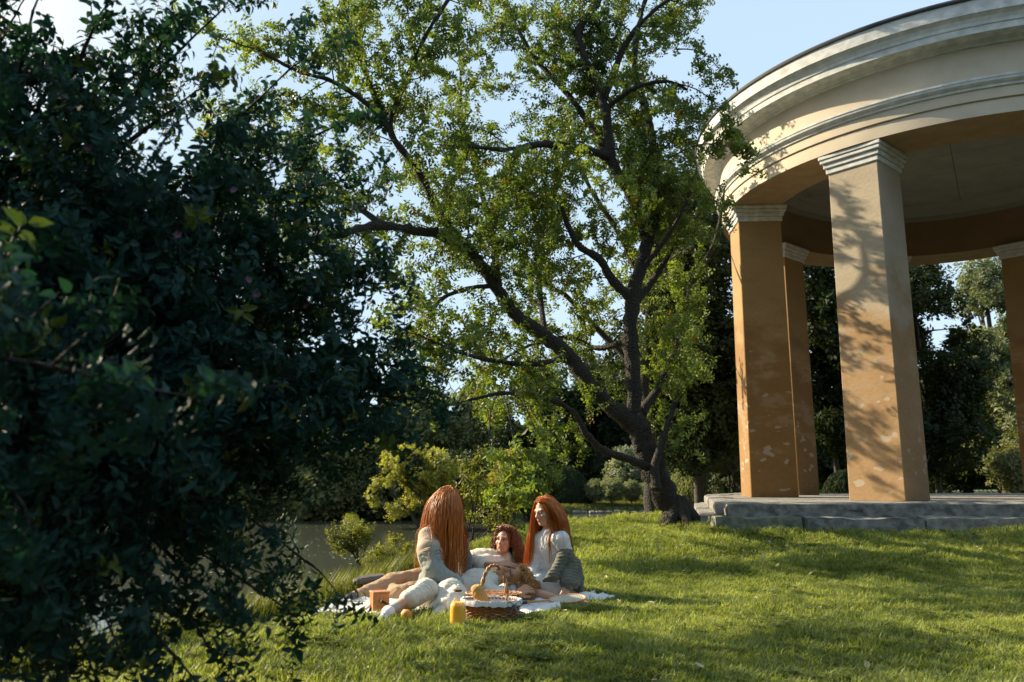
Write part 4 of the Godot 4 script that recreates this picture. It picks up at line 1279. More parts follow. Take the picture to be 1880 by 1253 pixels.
func head_bones(c: Vector3, b: Basis, s := 1.0) -> Array:
	var at := func(x: float, y: float, z: float) -> Vector3: return c + b * (Vector3(x, y, z) * s)
	var out := [
		ell(at.call(0, 0.028, -0.012), b, Vector3(0.074, 0.092, 0.092) * s), ell(at.call(0, -0.035, 0.028), b, Vector3(0.058, 0.072, 0.062) * s),
		cap(at.call(0.022, -0.078, 0.045), at.call(-0.022, -0.078, 0.045), 0.030 * s, 0.030 * s), ell(at.call(0, -0.096, 0.068), b, Vector3(0.019, 0.016, 0.017) * s),
		cap(at.call(0, 0.012, 0.086), at.call(0, -0.026, 0.104), 0.007 * s, 0.011 * s), ell(at.call(0.010, -0.031, 0.094), b, Vector3(0.009, 0.008, 0.01) * s), ell(at.call(-0.010, -0.031, 0.094), b, Vector3(0.009, 0.008, 0.01) * s),
		ell(at.call(0, -0.056, 0.082), b, Vector3(0.022, 0.007, 0.012) * s), ell(at.call(0, -0.067, 0.080), b, Vector3(0.019, 0.008, 0.012) * s),
		cap(at.call(0.040, 0.022, 0.070), at.call(-0.040, 0.022, 0.070), 0.014 * s, 0.014 * s),
		ell(at.call(0.042, -0.025, 0.058), b, Vector3(0.022, 0.022, 0.022) * s), ell(at.call(-0.042, -0.025, 0.058), b, Vector3(0.022, 0.022, 0.022) * s),
		ell(at.call(0.076, -0.008, -0.005), b, Vector3(0.009, 0.028, 0.017) * s), ell(at.call(-0.076, -0.008, -0.005), b, Vector3(0.009, 0.028, 0.017) * s),
		ell(at.call(0.031, 0.003, 0.092), b, Vector3(0.017, 0.010, 0.013) * s, true), ell(at.call(-0.031, 0.003, 0.092), b, Vector3(0.017, 0.010, 0.013) * s, true)]
	return out

func face_paint(c: Vector3, b: Basis, s: float, skin: Color) -> Callable:
	var ib := b.inverse()
	return func(p: Vector3) -> Color:
		var q := ib * (p - c) / s
		if q.z < 0.04:
			return skin
		var lip := Vector2(q.x / 0.024, (q.y + 0.061) / 0.012).length()
		var brow := Vector2((absf(q.x) - 0.033) / 0.02, (q.y - 0.026 + 0.25 * absf(absf(q.x) - 0.03)) / 0.0055).length()
		var lash := Vector2((absf(q.x) - 0.031) / 0.019, (q.y - 0.009) / 0.005).length()
		var blush := Vector2((absf(q.x) - 0.04) / 0.022, (q.y + 0.03) / 0.02).length()
		var o := skin
		o = o.lerp(Color(skin.r * 1.02, skin.g * 0.78, skin.b * 0.72), 0.6 * clampf(1.4 - blush, 0.0, 1.0))
		o = o.lerp(Color(0.40, 0.13, 0.10), clampf(1.5 - lip, 0.0, 0.85))
		o = o.lerp(Color(0.20, 0.10, 0.05), clampf(1.5 - brow, 0.0, 0.75))
		o = o.lerp(Color(0.07, 0.04, 0.03), clampf(1.5 - lash, 0.0, 0.85))
		return o

func eyes(who: Node3D, c: Vector3, b: Basis, s: float, look: Vector3, lids := 1.0) -> void:
	for sd in [-1.0, 1.0]:
		var mb := Mb.new()
		var o := c + b * (Vector3(sd * 0.031, 0.003, 0.079) * s)
		var ld := look.normalized()
		sdf(mb, [ell(o, b, Vector3(0.0115, 0.0066, 0.0112) * s)], 0.0028, 0.002, func(p: Vector3) -> Color:
			var t := (p - o).normalized().dot(ld)
			return Color(0.035, 0.025, 0.018) if t > 0.62 else Color(0.40, 0.35, 0.32))
		obj("eye", mb.mesh(), mats.eye, who)

func hand_bones(w: Vector3, dir: Vector3, back: Vector3, side: float, curl: float, s := 1.0, thumb_in := 0.3) -> Array:
	dir = dir.normalized()
	back = (back - dir * back.dot(dir)).normalized()
	var x := dir.cross(back).normalized() * side      # towards the thumb
	var out := []
	var ln := [0.068, 0.076, 0.071, 0.055]
	for k in 4:
		var u := (1.5 - k) * 0.0205 * s
		var root := w + x * u * 0.62 + dir * 0.012 * s
		var kn: Vector3 = w + x * u + dir * (0.088 - 0.006 * absf(k - 1.0)) * s
		out.append(cap(root, kn, 0.0135 * s, 0.0105 * s))
		var a := curl * (0.7 + 0.12 * k)
		var d1: Vector3 = (dir * cos(a) - back * sin(a) + x * (1.5 - k) * 0.05).normalized()
		var m: Vector3 = kn + d1 * ln[k] * 0.52 * s
		var d2: Vector3 = (dir * cos(a * 2.1) - back * sin(a * 2.1) + x * (1.5 - k) * 0.03).normalized()
		var t: Vector3 = m + d2 * ln[k] * 0.5 * s
		out.append(cap(kn, m, 0.0095 * s, 0.0082 * s))
		out.append(cap(m, t, 0.0082 * s, 0.0066 * s))
	var r := w + x * 0.024 * s + dir * 0.022 * s
	var t1 := r + (dir * 0.7 + x * 0.75 - back * thumb_in).normalized() * 0.042 * s
	var t2 := t1 + (dir * 0.95 + x * 0.25 - back * (thumb_in + 0.15)).normalized() * 0.034 * s
	out.append(cap(r - dir * 0.01 * s, t1, 0.0135 * s, 0.0098 * s))
	out.append(cap(t1, t2, 0.0098 * s, 0.0075 * s))
	return out

func torso(hip: Vector3, neck: Vector3, sr: Vector3, sl: Vector3, g: float) -> Array:   # g: how much the clothes add
	var up := (neck - hip).normalized()
	var side := (sl - sr)
	side = (side - up * side.dot(up)).normalized()
	var b := Basis(side, up, side.cross(up))
	var L := neck.distance_to(hip)
	return [
		ell(hip + up * 0.02, b, Vector3(0.155 + g, 0.115 + g, 0.115 + g)), ell(hip.lerp(neck, 0.38), b, Vector3(0.122 + g, L * 0.30, 0.092 + g)),
		ell(hip.lerp(neck, 0.66), b, Vector3(0.138 + g, L * 0.30, 0.104 + g)), cap(sr.lerp(sl, 0.06), sl.lerp(sr, 0.06), 0.048 + g, 0.048 + g), cap(hip.lerp(neck, 0.8), hip.lerp(neck, 0.92), 0.06 + g, 0.045 + g)]

# hair: strands that leave the scalp, slide over head and shoulders and hang
func hair(who: Node3D, c: Vector3, b: Basis, s: float, n: int, length: float, spread: Callable, blocks: Array, cols: Array, curl := 0.0, waves := 9.0, wide := 0.0065, fall = null, steps := 18, cover := -0.15) -> void:
	var mb := Mb.new()
	var ib := b.inverse()
	for k in n:
		# root: on the skull, away from the face
		var u := rdir()
		while u.y < cover or (u.z > 0.30 and u.y < 0.62) or (u.z > 0.72):
			u = rdir()
		var sk := Vector3(0.079, 0.097, 0.098) * s
		var o := c + b * (Vector3(0, 0.028, -0.012) * s)
		var p := o + b * (u * sk)
		var v: Vector3 = b * spread.call(u)
		var down: Vector3 = Vector3.DOWN if fall == null else fall.call(u)
		var len := length * (rf(0.78, 1.05) if rng.randf() < 0.75 else rf(0.45, 0.8))
		var st := len / steps
		var layer := rf(0.0, 0.022) * s
		var path := PackedVector3Array([o + b * (u * sk * 0.93), p])
		for q in steps:
			v = (v * 0.70 + down * 0.42 + rdir() * (0.05 + curl * 0.4)).normalized()
			p += v * st
			var e := ib * (p - o) / (sk + Vector3.ONE * layer)
			if e.length() < 1.0:
				var e2 := e.normalized()
				if e2.z > 0.45 and e2.y < 0.55:      # keep the face clear
					e2.x += 0.7 * signf(e2.x)
					e2.z *= 0.6
					e2 = e2.normalized()
				p = o + b * (e2 * (sk + Vector3.ONE * layer))
			for h in blocks:
				var ab: Vector3 = h[2] - h[1]
				var t := clampf((p - h[1]).dot(ab) / ab.length_squared(), 0.0, 1.0)
				var m: Vector3 = h[1] + ab * t
				var need: float = lerpf(h[3], h[4], t) + 0.008 + layer * 0.6
				var dd := p - m
				if dd.length() < need:
					p = m + dd.normalized() * need
			p.y = maxf(p.y, 0.05)
			path.append(p)
		if curl > 0.0:
			var ph := rf(0, TAU)
			for q in range(2, path.size()):
				var t := (path[q] - path[q - 1]).normalized()
				var x := t.cross(Vector3.BACK + Vector3(0.1, 0.2, 0)).normalized()
				var a := ph + q * waves * 0.35
				path[q] += (x * cos(a) + t.cross(x) * sin(a)) * curl * minf(q / 6.0, 1.0)
		var tone: Color = cols[0].lerp(cols[1], rf(0.15, 0.9))
		if rng.randf() < 0.12:
			tone = cols[2]
		mb.col = tone
		var wd := wide * rf(0.7, 1.3)
		var rr := PackedFloat32Array()
		for q in path.size():
			var t := float(q) / (path.size() - 1)
			rr.append(wd * (1.0 - 0.75 * t * t) * (0.6 if q == 0 else 1.0))
		mb.tube(path, rr, 4, false, 0.55)
	mb.col = cols[0].lerp(cols[1], 0.35)
	sdf(mb, [ell(c + b * (Vector3(0, 0.030, -0.018) * s), b, Vector3(0.084, 0.098, 0.096) * s), ell(c + b * (Vector3(0, -0.035, 0.085) * s), b, Vector3(0.066, 0.125, 0.075) * s, true)], 0.007, 0.01)
	obj("hair", mb.mesh(), mats.hair, who)

func shoe(who: Node3D, heel: Vector3, toe: Vector3, up: Vector3, upper: Material, sole: Material, lace: Material, called := "shoe") -> void:
	var d := (toe - heel).normalized()
	up = (up - d * up.dot(d)).normalized()
	var x := d.cross(up).normalized()
	var L := toe.distance_to(heel)
	var b := Basis(x, up, x.cross(up))
	var mb := Mb.new()
	mb.col = Color.WHITE
	sdf(mb, [ell(heel + d * 0.05 + up * 0.040, b, Vector3(0.037, 0.044, 0.052)), cap(heel + d * 0.035 + up * 0.065, heel + d * 0.075 + up * 0.060, 0.034, 0.034), ell(heel.lerp(toe, 0.52) + up * 0.034, b, Vector3(0.041, 0.036, L * 0.30)), ell(toe - d * 0.055 + up * 0.026, b, Vector3(0.044, 0.028, 0.058))], 0.008, 0.02)
	var o := obj(called, mb.mesh(), upper, who)
	var sb := Mb.new()
	var out := []
	for k in 20:
		var a := TAU * k / 20.0
		var z := cos(a)
		var w := 0.044 if z > 0.0 else 0.038
		out.append(heel.lerp(toe, 0.5) + d * z * L * 0.52 + x * sin(a) * w * pow(absf(sin(a)), -0.25 if absf(sin(a)) > 0.05 else 0.0))
	for k in 20:
		var p: Vector3 = out[k]
		var q: Vector3 = out[(k + 1) % 20]
		sb.quad(p - up * 0.004, p + up * 0.020, q + up * 0.020, q - up * 0.004)
		sb.tri(heel.lerp(toe, 0.5) - up * 0.004, q - up * 0.004, p - up * 0.004)
		sb.tri(heel.lerp(toe, 0.5) + up * 0.020, p + up * 0.020, q + up * 0.020)
	obj("sole", sb.mesh(false), sole, o)
	var lb := Mb.new()
	for k in 5:
		var m := heel.lerp(toe, 0.40 + 0.075 * k) + up * (0.076 - 0.006 * k)
		lb.tube(PackedVector3Array([m + x * 0.022 - up * 0.008, m + up * 0.002, m - x * 0.022 + d * 0.01 - up * 0.008]), PackedFloat32Array([0.003, 0.0035, 0.003]), 4)
	obj("laces", lb.mesh(false), lace, o)

func garment(called: String, who: Node3D, bones: Array, mat: Material, amp: float, cell := 0.010, k := 0.035, freq := Vector3(150, 110, 150)) -> void:
	var mb := Mb.new()
	sdf(mb, bones, cell, k)
	mb.displace(0, amp * 0.3, noise, freq)
	var nn := mb.normals()
	for b in bones:            # folds that run round the limbs near their joints
		if b[0] != 0 or b[1].distance_to(b[2]) < 0.12:
			continue
		var ax: Vector3 = b[2] - b[1]
		var L := ax.length()
		ax /= L
		for q in mb.v.size():
			var rel: Vector3 = mb.v[q] - b[1]
			var s := rel.dot(ax)
			if s < -0.02 or s > L + 0.02 or (rel - ax * s).length() > maxf(b[3], b[4]) * 1.35:
				continue
			var near := exp(-pow(s / 0.11, 2.0)) + exp(-pow((L - s) / 0.11, 2.0)) + 0.25
			var ph := s * 118.0 + 9.0 * noise.get_noise_3dv(mb.v[q] * 75.0)
			mb.v[q] += nn[q] * amp * 0.26 * near * (1.0 - 2.0 * pow(absf(sin(ph)), 0.7)) * (0.45 + 0.9 * noise.get_noise_3dv(mb.v[q] * 130.0 + Vector3.ONE * 9.0))
	nn = mb.normals()
	for q in mb.v.size():      # creases
		var w := mb.v[q] + Vector3(0.04, 0.02, 0.03) * noise.get_noise_3dv(mb.v[q] * 90.0)
		mb.v[q] += nn[q] * amp * 0.26 * (0.35 - absf(noise.get_noise_3dv(w * freq * 1.3 + Vector3.ONE * 31.0)) * 1.9)
	obj(called, mb.mesh(true, false), mat, who)

func collar(who: Node3D, o: Vector3, up: Vector3, r: float, mat: Material) -> void:
	var mb := Mb.new()
	var b := basis_y(up)
	var path := PackedVector3Array()
	for q in 25:
		var a := TAU * q / 24.0
		path.append(o + b * Vector3(cos(a) * r, 0.012 * cos(a * 2.0) - 0.015, sin(a) * r))
	mb.tube(path, radii(25, 0.014, 0.014), 8, false)
	obj("collar", mb.mesh(true, false), mat, who)

func cloth_mat(key: String, c: Color, rough := 0.9, relief := 0.4) -> StandardMaterial3D:
	var m := grainy(key, c * 0.92, c * 1.06, rough, 0.09, 14.0, relief * 0.16)
	m.rim_enabled = true
	m.rim = 0.25
	return m

func people() -> void:
	var sk := plain("skin", Color(1, 1, 1), 0.5, true)
	sk.subsurf_scatter_enabled = true
	sk.subsurf_scatter_strength = 0.12
	plain("eye", Color(1, 1, 1), 0.15, true)
	var hm := plain("hair", Color(1, 1, 1), 0.42, true)
	hm.metallic_specular = 0.45
	cloth_mat("vest", Color(0.44, 0.345, 0.26), 0.95, 0.9)
	cloth_mat("denim", Color(0.23, 0.265, 0.245))
	cloth_mat("cream_cloth", Color(0.60, 0.565, 0.48))
	cloth_mat("tan_cloth", Color(0.36, 0.235, 0.135))
	cloth_mat("hoodie", Color(0.60, 0.55, 0.46))
	cloth_mat("white_cloth", Color(0.74, 0.74, 0.72))
	cloth_mat("blouse", Color(0.66, 0.67, 0.67))
	cloth_mat("trouser_pale", Color(0.55, 0.58, 0.62))
	cloth_mat("cardigan", Color(0.115, 0.115, 0.088), 0.95, 1.2)
	cloth_mat("sock_grey", Color(0.42, 0.39, 0.35), 0.95)
	cloth_mat("sock_white", Color(0.72, 0.72, 0.69), 0.95)
	plain("shoe_white", Color(0.86, 0.87, 0.88), 0.6)
	plain("shoe_grey", Color(0.34, 0.36, 0.36), 0.7)
	plain("shoe_dark", Color(0.11, 0.12, 0.12), 0.7)
	plain("sole_pale", Color(0.72, 0.67, 0.60), 0.8)
	plain("sole_tan", Color(0.58, 0.46, 0.38), 0.85)
	var skin := Color(0.46, 0.245, 0.150)
	var pale := Color(0.50, 0.285, 0.19)

	# ---- the girl with her back turned: knit vest over a denim shirt, cream trousers, waist-long red hair
	var A := {"head": Vector3(-0.542, 0.82, -7.05), "neck": Vector3(-0.582, 0.678, -7.05), "sr": Vector3(-0.711, 0.545, -6.93), "sl": Vector3(-0.464, 0.514, -7.2), "el": Vector3(-0.636, 0.281, -6.76), "ha": Vector3(-0.408, 0.191, -6.66), "hip": Vector3(-0.629, 0.126, -7.05), "hr": Vector3(-0.675, 0.108, -6.92), "hl": Vector3(-0.539, 0.095, -7.02), "kr": Vector3(-0.668, 0.17, -6.5), "ar": Vector3(-0.901, 0.069, -6.1), "kl": Vector3(-0.434, 0.123, -6.55), "al": Vector3(-0.562, 0.03, -6.2), "ell": Vector3(-0.367, 0.235, -7.2), "hal": Vector3(-0.368, 0.102, -6.9)}
	var who := thing("person", "girl with her back turned, waist-long red hair, knit vest over grey-green shirt", "girl", Vector3(A.hip.x, 0.0, A.hip.z), "girls having a picnic")
	var hb := head_basis(Vector3(0.97, -0.14, 0.06), Vector3(0.12, 1, 0.0))
	var mb := Mb.new()
	mb.col = pale
	sdf(mb, torso(A.hip, A.neck, A.sr, A.sl, -0.012) + [cap(A.neck - Vector3(0, 0.03, 0), A.head - Vector3(0, 0.04, 0), 0.048, 0.045), cap(A.sr, A.el, 0.040, 0.034), cap(A.el, A.ha, 0.033, 0.023), cap(A.sl, A.ell, 0.040, 0.034), cap(A.ell, A.hal, 0.033, 0.023), cap(A.hr, A.kr, 0.07, 0.052), cap(A.kr, A.ar, 0.05, 0.034), cap(A.hl, A.kl, 0.07, 0.052), cap(A.kl, A.al, 0.05, 0.034)], 0.014, 0.03)
	sdf(mb, head_bones(A.head, hb), 0.005, 0.014, face_paint(A.head, hb, 1.0, pale))
	mb.col = pale
	sdf(mb, hand_bones(A.ha, Vector3(0.75, -0.5, 0.3), Vector3(-0.2, 0.8, 0.5), 1.0, 0.6), 0.0042, 0.006)
	obj("body", mb.mesh(), mats.skin, who)
	eyes(who, A.head, hb, 1.0, hb.z)
	garment("shirt", who, [cap(A.sr.lerp(A.el, 0.38), A.sr.lerp(A.el, 0.5), 0.085, 0.098), cap(A.sr.lerp(A.el, 0.5), A.el, 0.098, 0.088), cap(A.el, A.el.lerp(A.ha, 0.88), 0.082, 0.055), cap(A.sl, A.ell, 0.058, 0.062), cap(A.ell, A.hal, 0.055, 0.045), ell(A.hip + Vector3(0, 0.06, 0), Basis.IDENTITY, Vector3(0.165, 0.12, 0.145)), cap(A.hip + Vector3(-0.08, 0.02, 0.05), A.hip + Vector3(-0.10, -0.05, 0.10), 0.06, 0.045)], mats.denim, 0.024, 0.010)
	var vb := torso(A.hip + Vector3(0, 0.05, 0), A.neck, A.sr, A.sl, 0.022)
	vb.remove_at(0)
	garment("knit_vest", who, vb + [cap(A.sr + Vector3(0, 0.005, 0), A.sr.lerp(A.el, 0.34), 0.074, 0.108), cap(A.sl, A.sl.lerp(A.ell, 0.25), 0.066, 0.074), cap(A.neck - Vector3(0, 0.045, 0), A.neck - Vector3(0, 0.02, 0), 0.065, 0.058)], mats.vest, 0.010, 0.010)
	collar(who, A.neck + Vector3(0.01, -0.01, 0.02), Vector3(0.1, 1, 0.1).normalized(), 0.066, mats.denim)
	var rib := Mb.new()
	var rax: Vector3 = (A.el - A.sr).normalized()
	var rc: Vector3 = A.sr.lerp(A.el, 0.50)
	var rbz := basis_y(rax)
	for q in 2:
		var rp := PackedVector3Array()
		for e in 25:
			rp.append(rc + rax * 0.012 * q + rbz * Vector3(cos(TAU * e / 24.0), 0, sin(TAU * e / 24.0)) * 0.099)
		rib.tube(rp, radii(25, 0.009, 0.009, 1.0, 0.12), 6, false)
	obj("vest_cuff", rib.mesh(true, false), mats.vest, who)
	garment("trousers", who, [ell(A.hip - Vector3(0, 0.02, -0.03), Basis.IDENTITY, Vector3(0.18, 0.12, 0.16)), cap(A.hr, A.kr, 0.095, 0.083), cap(A.kr, A.kr.lerp(A.ar, 0.46), 0.083, 0.075), cap(A.hl, A.kl, 0.095, 0.080), cap(A.kl, A.kl.lerp(A.al, 0.55), 0.078, 0.07)], mats.cream_cloth, 0.018, 0.010)
	garment("sock", who, [cap(A.kr.lerp(A.ar, 0.80), A.ar, 0.039, 0.038), cap(A.ar, A.ar + Vector3(-0.03, -0.03, 0.05), 0.038, 0.038)], mats.sock_grey, 0.004, 0.008)
	garment("sock", who, [cap(A.kl.lerp(A.al, 0.75), A.al, 0.039, 0.038)], mats.sock_grey, 0.004, 0.008)
	shoe(who, Vector3(-0.887, 0.028, -6.12), Vector3(-0.983, -0.025, -5.86), Vector3(0.25, 0.9, 0.35), mats.shoe_white, mats.shoe_white, mats.shoe_white)
	shoe(who, Vector3(-0.564, 0.012, -6.22), Vector3(-0.685, -0.009, -6.02), Vector3(0.1, -0.2, -1), mats.shoe_grey, mats.sole_tan, mats.shoe_dark)
	var red := [Color(0.28, 0.078, 0.013), Color(0.52, 0.165, 0.030), Color(0.70, 0.33, 0.11)]
	var bl := [cap(A.sr, A.sl, 0.075, 0.07), cap(A.hip + Vector3(0, 0.1, 0), A.neck, 0.125, 0.09), cap(A.sr, A.el, 0.085, 0.085), cap(A.sl, A.ell, 0.08, 0.08)]
	hair(who, A.head, hb, 1.0, 3200, 0.80, func(u: Vector3) -> Vector3: return Vector3(u.x * 1.6 + 0.25 * signf(u.x), 0.2, u.z * 0.8 - 0.15), bl, red, 0.0045, 2.0, 0.0027, func(u: Vector3) -> Vector3: return Vector3(rf(-0.24, -0.08), -1, -0.75) if u.z < 0.30 and rng.randf() < 0.85 else Vector3(rf(-0.05, 0.05), -1, rf(-0.05, 0.08)), 20)

	# ---- the curly-haired girl lying on her side, cream jumper and tan trousers
	var B := {"head": Vector3(-0.066, 0.457, -7.75), "neck": Vector3(-0.127, 0.321, -7.78), "sr": Vector3(-0.232, 0.274, -7.55), "sl": Vector3(-0.01, 0.235, -7.85), "el": Vector3(-0.352, 0.281, -7.28), "ha": Vector3(-0.119, 0.315, -6.98), "hip": Vector3(-0.728, 0.104, -7.7), "kr": Vector3(-1.061, 0.111, -7.4), "ar": Vector3(-1.318, 0.028, -7.12), "kl": Vector3(-0.985, 0.033, -7.15), "al": Vector3(-1.189, 0.096, -7.6), "ell": Vector3(0.076, 0.072, -7.8), "hal": Vector3(-0.049, 0.025, -7.6)}
	who = thing("person", "girl with dark auburn curls lying on her side in cream jumper and tan trousers", "girl", Vector3(B.hip.x, 0.0, B.hip.z), "girls having a picnic")
	hb = head_basis(Vector3(-0.42, 0.12, 0.9), Vector3(0.10, 1, -0.10))
	mb = Mb.new()
	mb.col = skin
	sdf(mb, torso(B.hip, B.neck, B.sr, B.sl, -0.012) + [cap(B.neck - Vector3(0, 0.03, 0), B.head - Vector3(0, 0.05, 0), 0.048, 0.046), cap(B.sr, B.el, 0.040, 0.034), cap(B.el, B.ha, 0.035, 0.023), cap(B.sl, B.ell, 0.04, 0.034), cap(B.ell, B.hal, 0.033, 0.023), cap(B.hip, B.kr, 0.085, 0.055), cap(B.kr, B.ar, 0.052, 0.034), cap(B.hip - Vector3(0, 0.03, 0), B.kl, 0.08, 0.055), cap(B.kl, B.al, 0.052, 0.034)], 0.014, 0.03)
	sdf(mb, head_bones(B.head, hb), 0.005, 0.014, face_paint(B.head, hb, 1.0, skin))
	mb.col = skin
	sdf(mb, hand_bones(B.ha, Vector3(0.97, 0.12, 0.02), Vector3(-0.05, 0.85, 0.5), 1.0, 0.38), 0.0042, 0.006)
	obj("body", mb.mesh(), mats.skin, who)
	eyes(who, B.head, hb, 1.0, Vector3(-0.6, 0.25, 0.8))
	var tb := torso(B.hip, B.neck, B.sr, B.sl, 0.022)
	garment("jumper", who, tb + [cap(B.sr, B.el, 0.075, 0.082), cap(B.el, B.el.lerp(B.ha, 0.42), 0.078, 0.062), cap(B.sl, B.ell, 0.07, 0.065), cap(B.ell, B.hal, 0.062, 0.05), cap(B.neck + Vector3(-0.07, -0.01, 0.02), B.neck + Vector3(0.07, -0.01, 0.0), 0.055, 0.055)], mats.hoodie, 0.020, 0.011)
	garment("trousers", who, [ell(B.hip, Basis(Vector3.UP, 0.3), Vector3(0.20, 0.135, 0.14)), cap(B.hip + Vector3(0, 0.02, 0.02), B.kr, 0.115, 0.088), cap(B.kr, B.ar, 0.085, 0.066), cap(B.hip - Vector3(0, 0.05, -0.05), B.kl, 0.105, 0.085), cap(B.kl, B.al, 0.082, 0.06)], mats.tan_cloth, 0.020, 0.011)
	shoe(who, Vector3(-1.333, -0.01, -7.08), Vector3(-1.594, -0.018, -6.72), Vector3(0.25, 1.0, 0.15), mats.shoe_grey, mats.sole_pale, mats.shoe_dark)
	shoe(who, Vector3(-1.146, 0.174, -7.5), Vector3(-1.401, 0.143, -7.36), Vector3(0.15, -0.75, 0.65), mats.shoe_grey, mats.sole_pale, mats.shoe_dark)
	var auburn := [Color(0.085, 0.028, 0.010), Color(0.20, 0.070, 0.024), Color(0.38, 0.16, 0.06)]
	bl = [cap(B.sr, B.sl, 0.08, 0.08), cap(B.hip, B.neck, 0.12, 0.09)]
	hair(who, B.head, hb, 1.04, 1200, 0.40, func(u: Vector3) -> Vector3: return Vector3(u.x * 1.8 + 0.4 * signf(u.x), 0.35, u.z * 0.6 - 0.4), bl, auburn, 0.016, 4.0, 0.0042, func(u: Vector3) -> Vector3: return Vector3(0.10, -1, -0.05), 18)

	# ---- the girl in white: blouse, pale trousers, grey-green cardigan slipping off her arm
	var D := {"head": Vector3(0.295, 0.737, -7.3), "neck": Vector3(0.333, 0.586, -7.32), "sr": Vector3(0.224, 0.49, -7.42), "sl": Vector3(0.432, 0.503, -7.22), "el": Vector3(0.502, 0.248, -7.25), "ha": Vector3(0.46, 0.125, -7.06), "hip": Vector3(0.35, 0.123, -7.45), "kr": Vector3(0.037, 0.109, -7.05), "ar": Vector3(0.324, 0.064, -6.92), "kl": Vector3(0.132, 0.101, -7.25), "al": Vector3(0.577, 0.016, -7.28), "elr": Vector3(0.184, 0.251, -7.4), "har": Vector3(0.164, 0.135, -7.2)}
	who = thing("person", "girl seated upright in a white blouse, long straight red hair, grey-green cardigan over one arm", "girl", Vector3(D.hip.x, 0.0, D.hip.z), "girls having a picnic")
	hb = head_basis(Vector3(-0.80, -0.16, 0.58), Vector3(-0.14, 1, 0.0))
	mb = Mb.new()
	mb.col = pale
	sdf(mb, torso(D.hip, D.neck, D.sr, D.sl, -0.012) + [cap(D.neck - Vector3(0, 0.03, 0), D.head - Vector3(0, 0.05, 0), 0.046, 0.044), cap(D.sr, D.elr, 0.038, 0.033), cap(D.elr, D.har, 0.032, 0.023), cap(D.sl, D.el, 0.038, 0.033), cap(D.el, D.ha, 0.032, 0.023), cap(D.hip, D.kr, 0.08, 0.054), cap(D.kr, D.ar, 0.048, 0.032), cap(D.hip, D.kl, 0.08, 0.054), cap(D.kl, D.al, 0.048, 0.032)], 0.014, 0.03)
	sdf(mb, head_bones(D.head, hb), 0.005, 0.014, face_paint(D.head, hb, 1.0, pale))
	mb.col = pale
	sdf(mb, hand_bones(D.ha, Vector3(-0.30, -0.85, 0.35), Vector3(0.55, 0.1, 0.8), -1.0, 0.75), 0.0042, 0.006)
	obj("body", mb.mesh(), mats.skin, who)
	eyes(who, D.head, hb, 1.0, hb.z + Vector3(0, -0.2, 0))
	tb = torso(D.hip, D.neck, D.sr, D.sl, 0.020)
	garment("blouse", who, tb + [cap(D.sr, D.elr, 0.062, 0.064), cap(D.elr, D.har, 0.058, 0.046), cap(D.sl, D.el, 0.068, 0.062), cap(D.neck - Vector3(0, 0.045, 0), D.neck - Vector3(0, 0.012, 0), 0.056, 0.050)], mats.blouse, 0.016, 0.009, 0.035, Vector3(330, 90, 330))
	collar(who, D.neck, (D.head - D.neck).normalized(), 0.052, mats.blouse)
	var pl := Mb.new()
	for q in 6:
		var bp: Vector3 = D.neck.lerp(D.hip, 0.16 + 0.12 * q)
		var out_: Vector3 = (D.sl - D.sr).normalized().cross((D.neck - D.hip).normalized())
		pl.bevel_box(bp + out_ * 0.128, Vector3(0.007, 0.007, 0.004), 0.002)
	obj("buttons", pl.mesh(false, false), mats.sock_white, who, "stuff")
	garment("trousers", who, [ell(D.hip - Vector3(0, 0.02, 0), Basis.IDENTITY, Vector3(0.19, 0.125, 0.17)), cap(D.hip, D.kr, 0.11, 0.08), cap(D.kr, D.kr.lerp(D.ar, 0.25), 0.075, 0.06), cap(D.hip, D.kl, 0.11, 0.085), cap(D.kl, D.al, 0.075, 0.05)], mats.trouser_pale, 0.014, 0.011)
	# the cardigan: bunched round elbow and forearm, with a fold that runs to the lap
	var cb := Mb.new()
	var lap := Vector3(0.267, 0.179, -7.05)
	sdf(cb, [cap(D.sl.lerp(D.el, 0.45), D.el, 0.070, 0.088), cap(D.el, D.ha + Vector3(0.0, 0.03, -0.01), 0.085, 0.056), cap(D.sl.lerp(D.el, 0.50) + Vector3(-0.02, 0, 0.05), lap.lerp(D.el, 0.35) + Vector3(0, 0.01, 0.04), 0.05, 0.045), cap(lap.lerp(D.el, 0.35) + Vector3(0, 0.01, 0.04), lap, 0.045, 0.018), cap(D.el + Vector3(0.05, 0.05, -0.03), D.el + Vector3(0.075, -0.16, -0.02), 0.055, 0.05), cap(D.el + Vector3(0.07, -0.08, 0.0), D.ha + Vector3(0.07, 0.02, -0.02), 0.05, 0.035)], 0.010, 0.03)
	var arm: Vector3 = (D.ha - D.sl).normalized()
	var nn := cb.normals()
	for q in cb.v.size():
		cb.v[q] += nn[q] * (0.003 * sin((cb.v[q] - D.sl).dot(arm) * 210.0 + 3.0 * noise.get_noise_3dv(cb.v[q] * 120.0)) + 0.01 * noise.get_noise_3dv(cb.v[q] * 200.0))
	obj("cardigan", cb.mesh(true, false), mats.cardigan, who)
	garment("sock", who, [cap(Vector3(0.5, 0.024, -7.12), Vector3(0.614, 0.023, -7.16), 0.036, 0.038), cap(Vector3(0.614, 0.023, -7.16), Vector3(0.786, 0.004, -7.2), 0.040, 0.032), ell(Vector3(0.676, 0.026, -7.17), Basis.IDENTITY, Vector3(0.05, 0.036, 0.04))], mats.sock_white, 0.006, 0.009)
	bl = [cap(D.sr, D.sl, 0.075, 0.075), cap(D.hip + Vector3(0, 0.1, 0), D.neck, 0.13, 0.10), cap(D.sl, D.el, 0.075, 0.09), cap(D.sr, D.elr, 0.068, 0.068)]
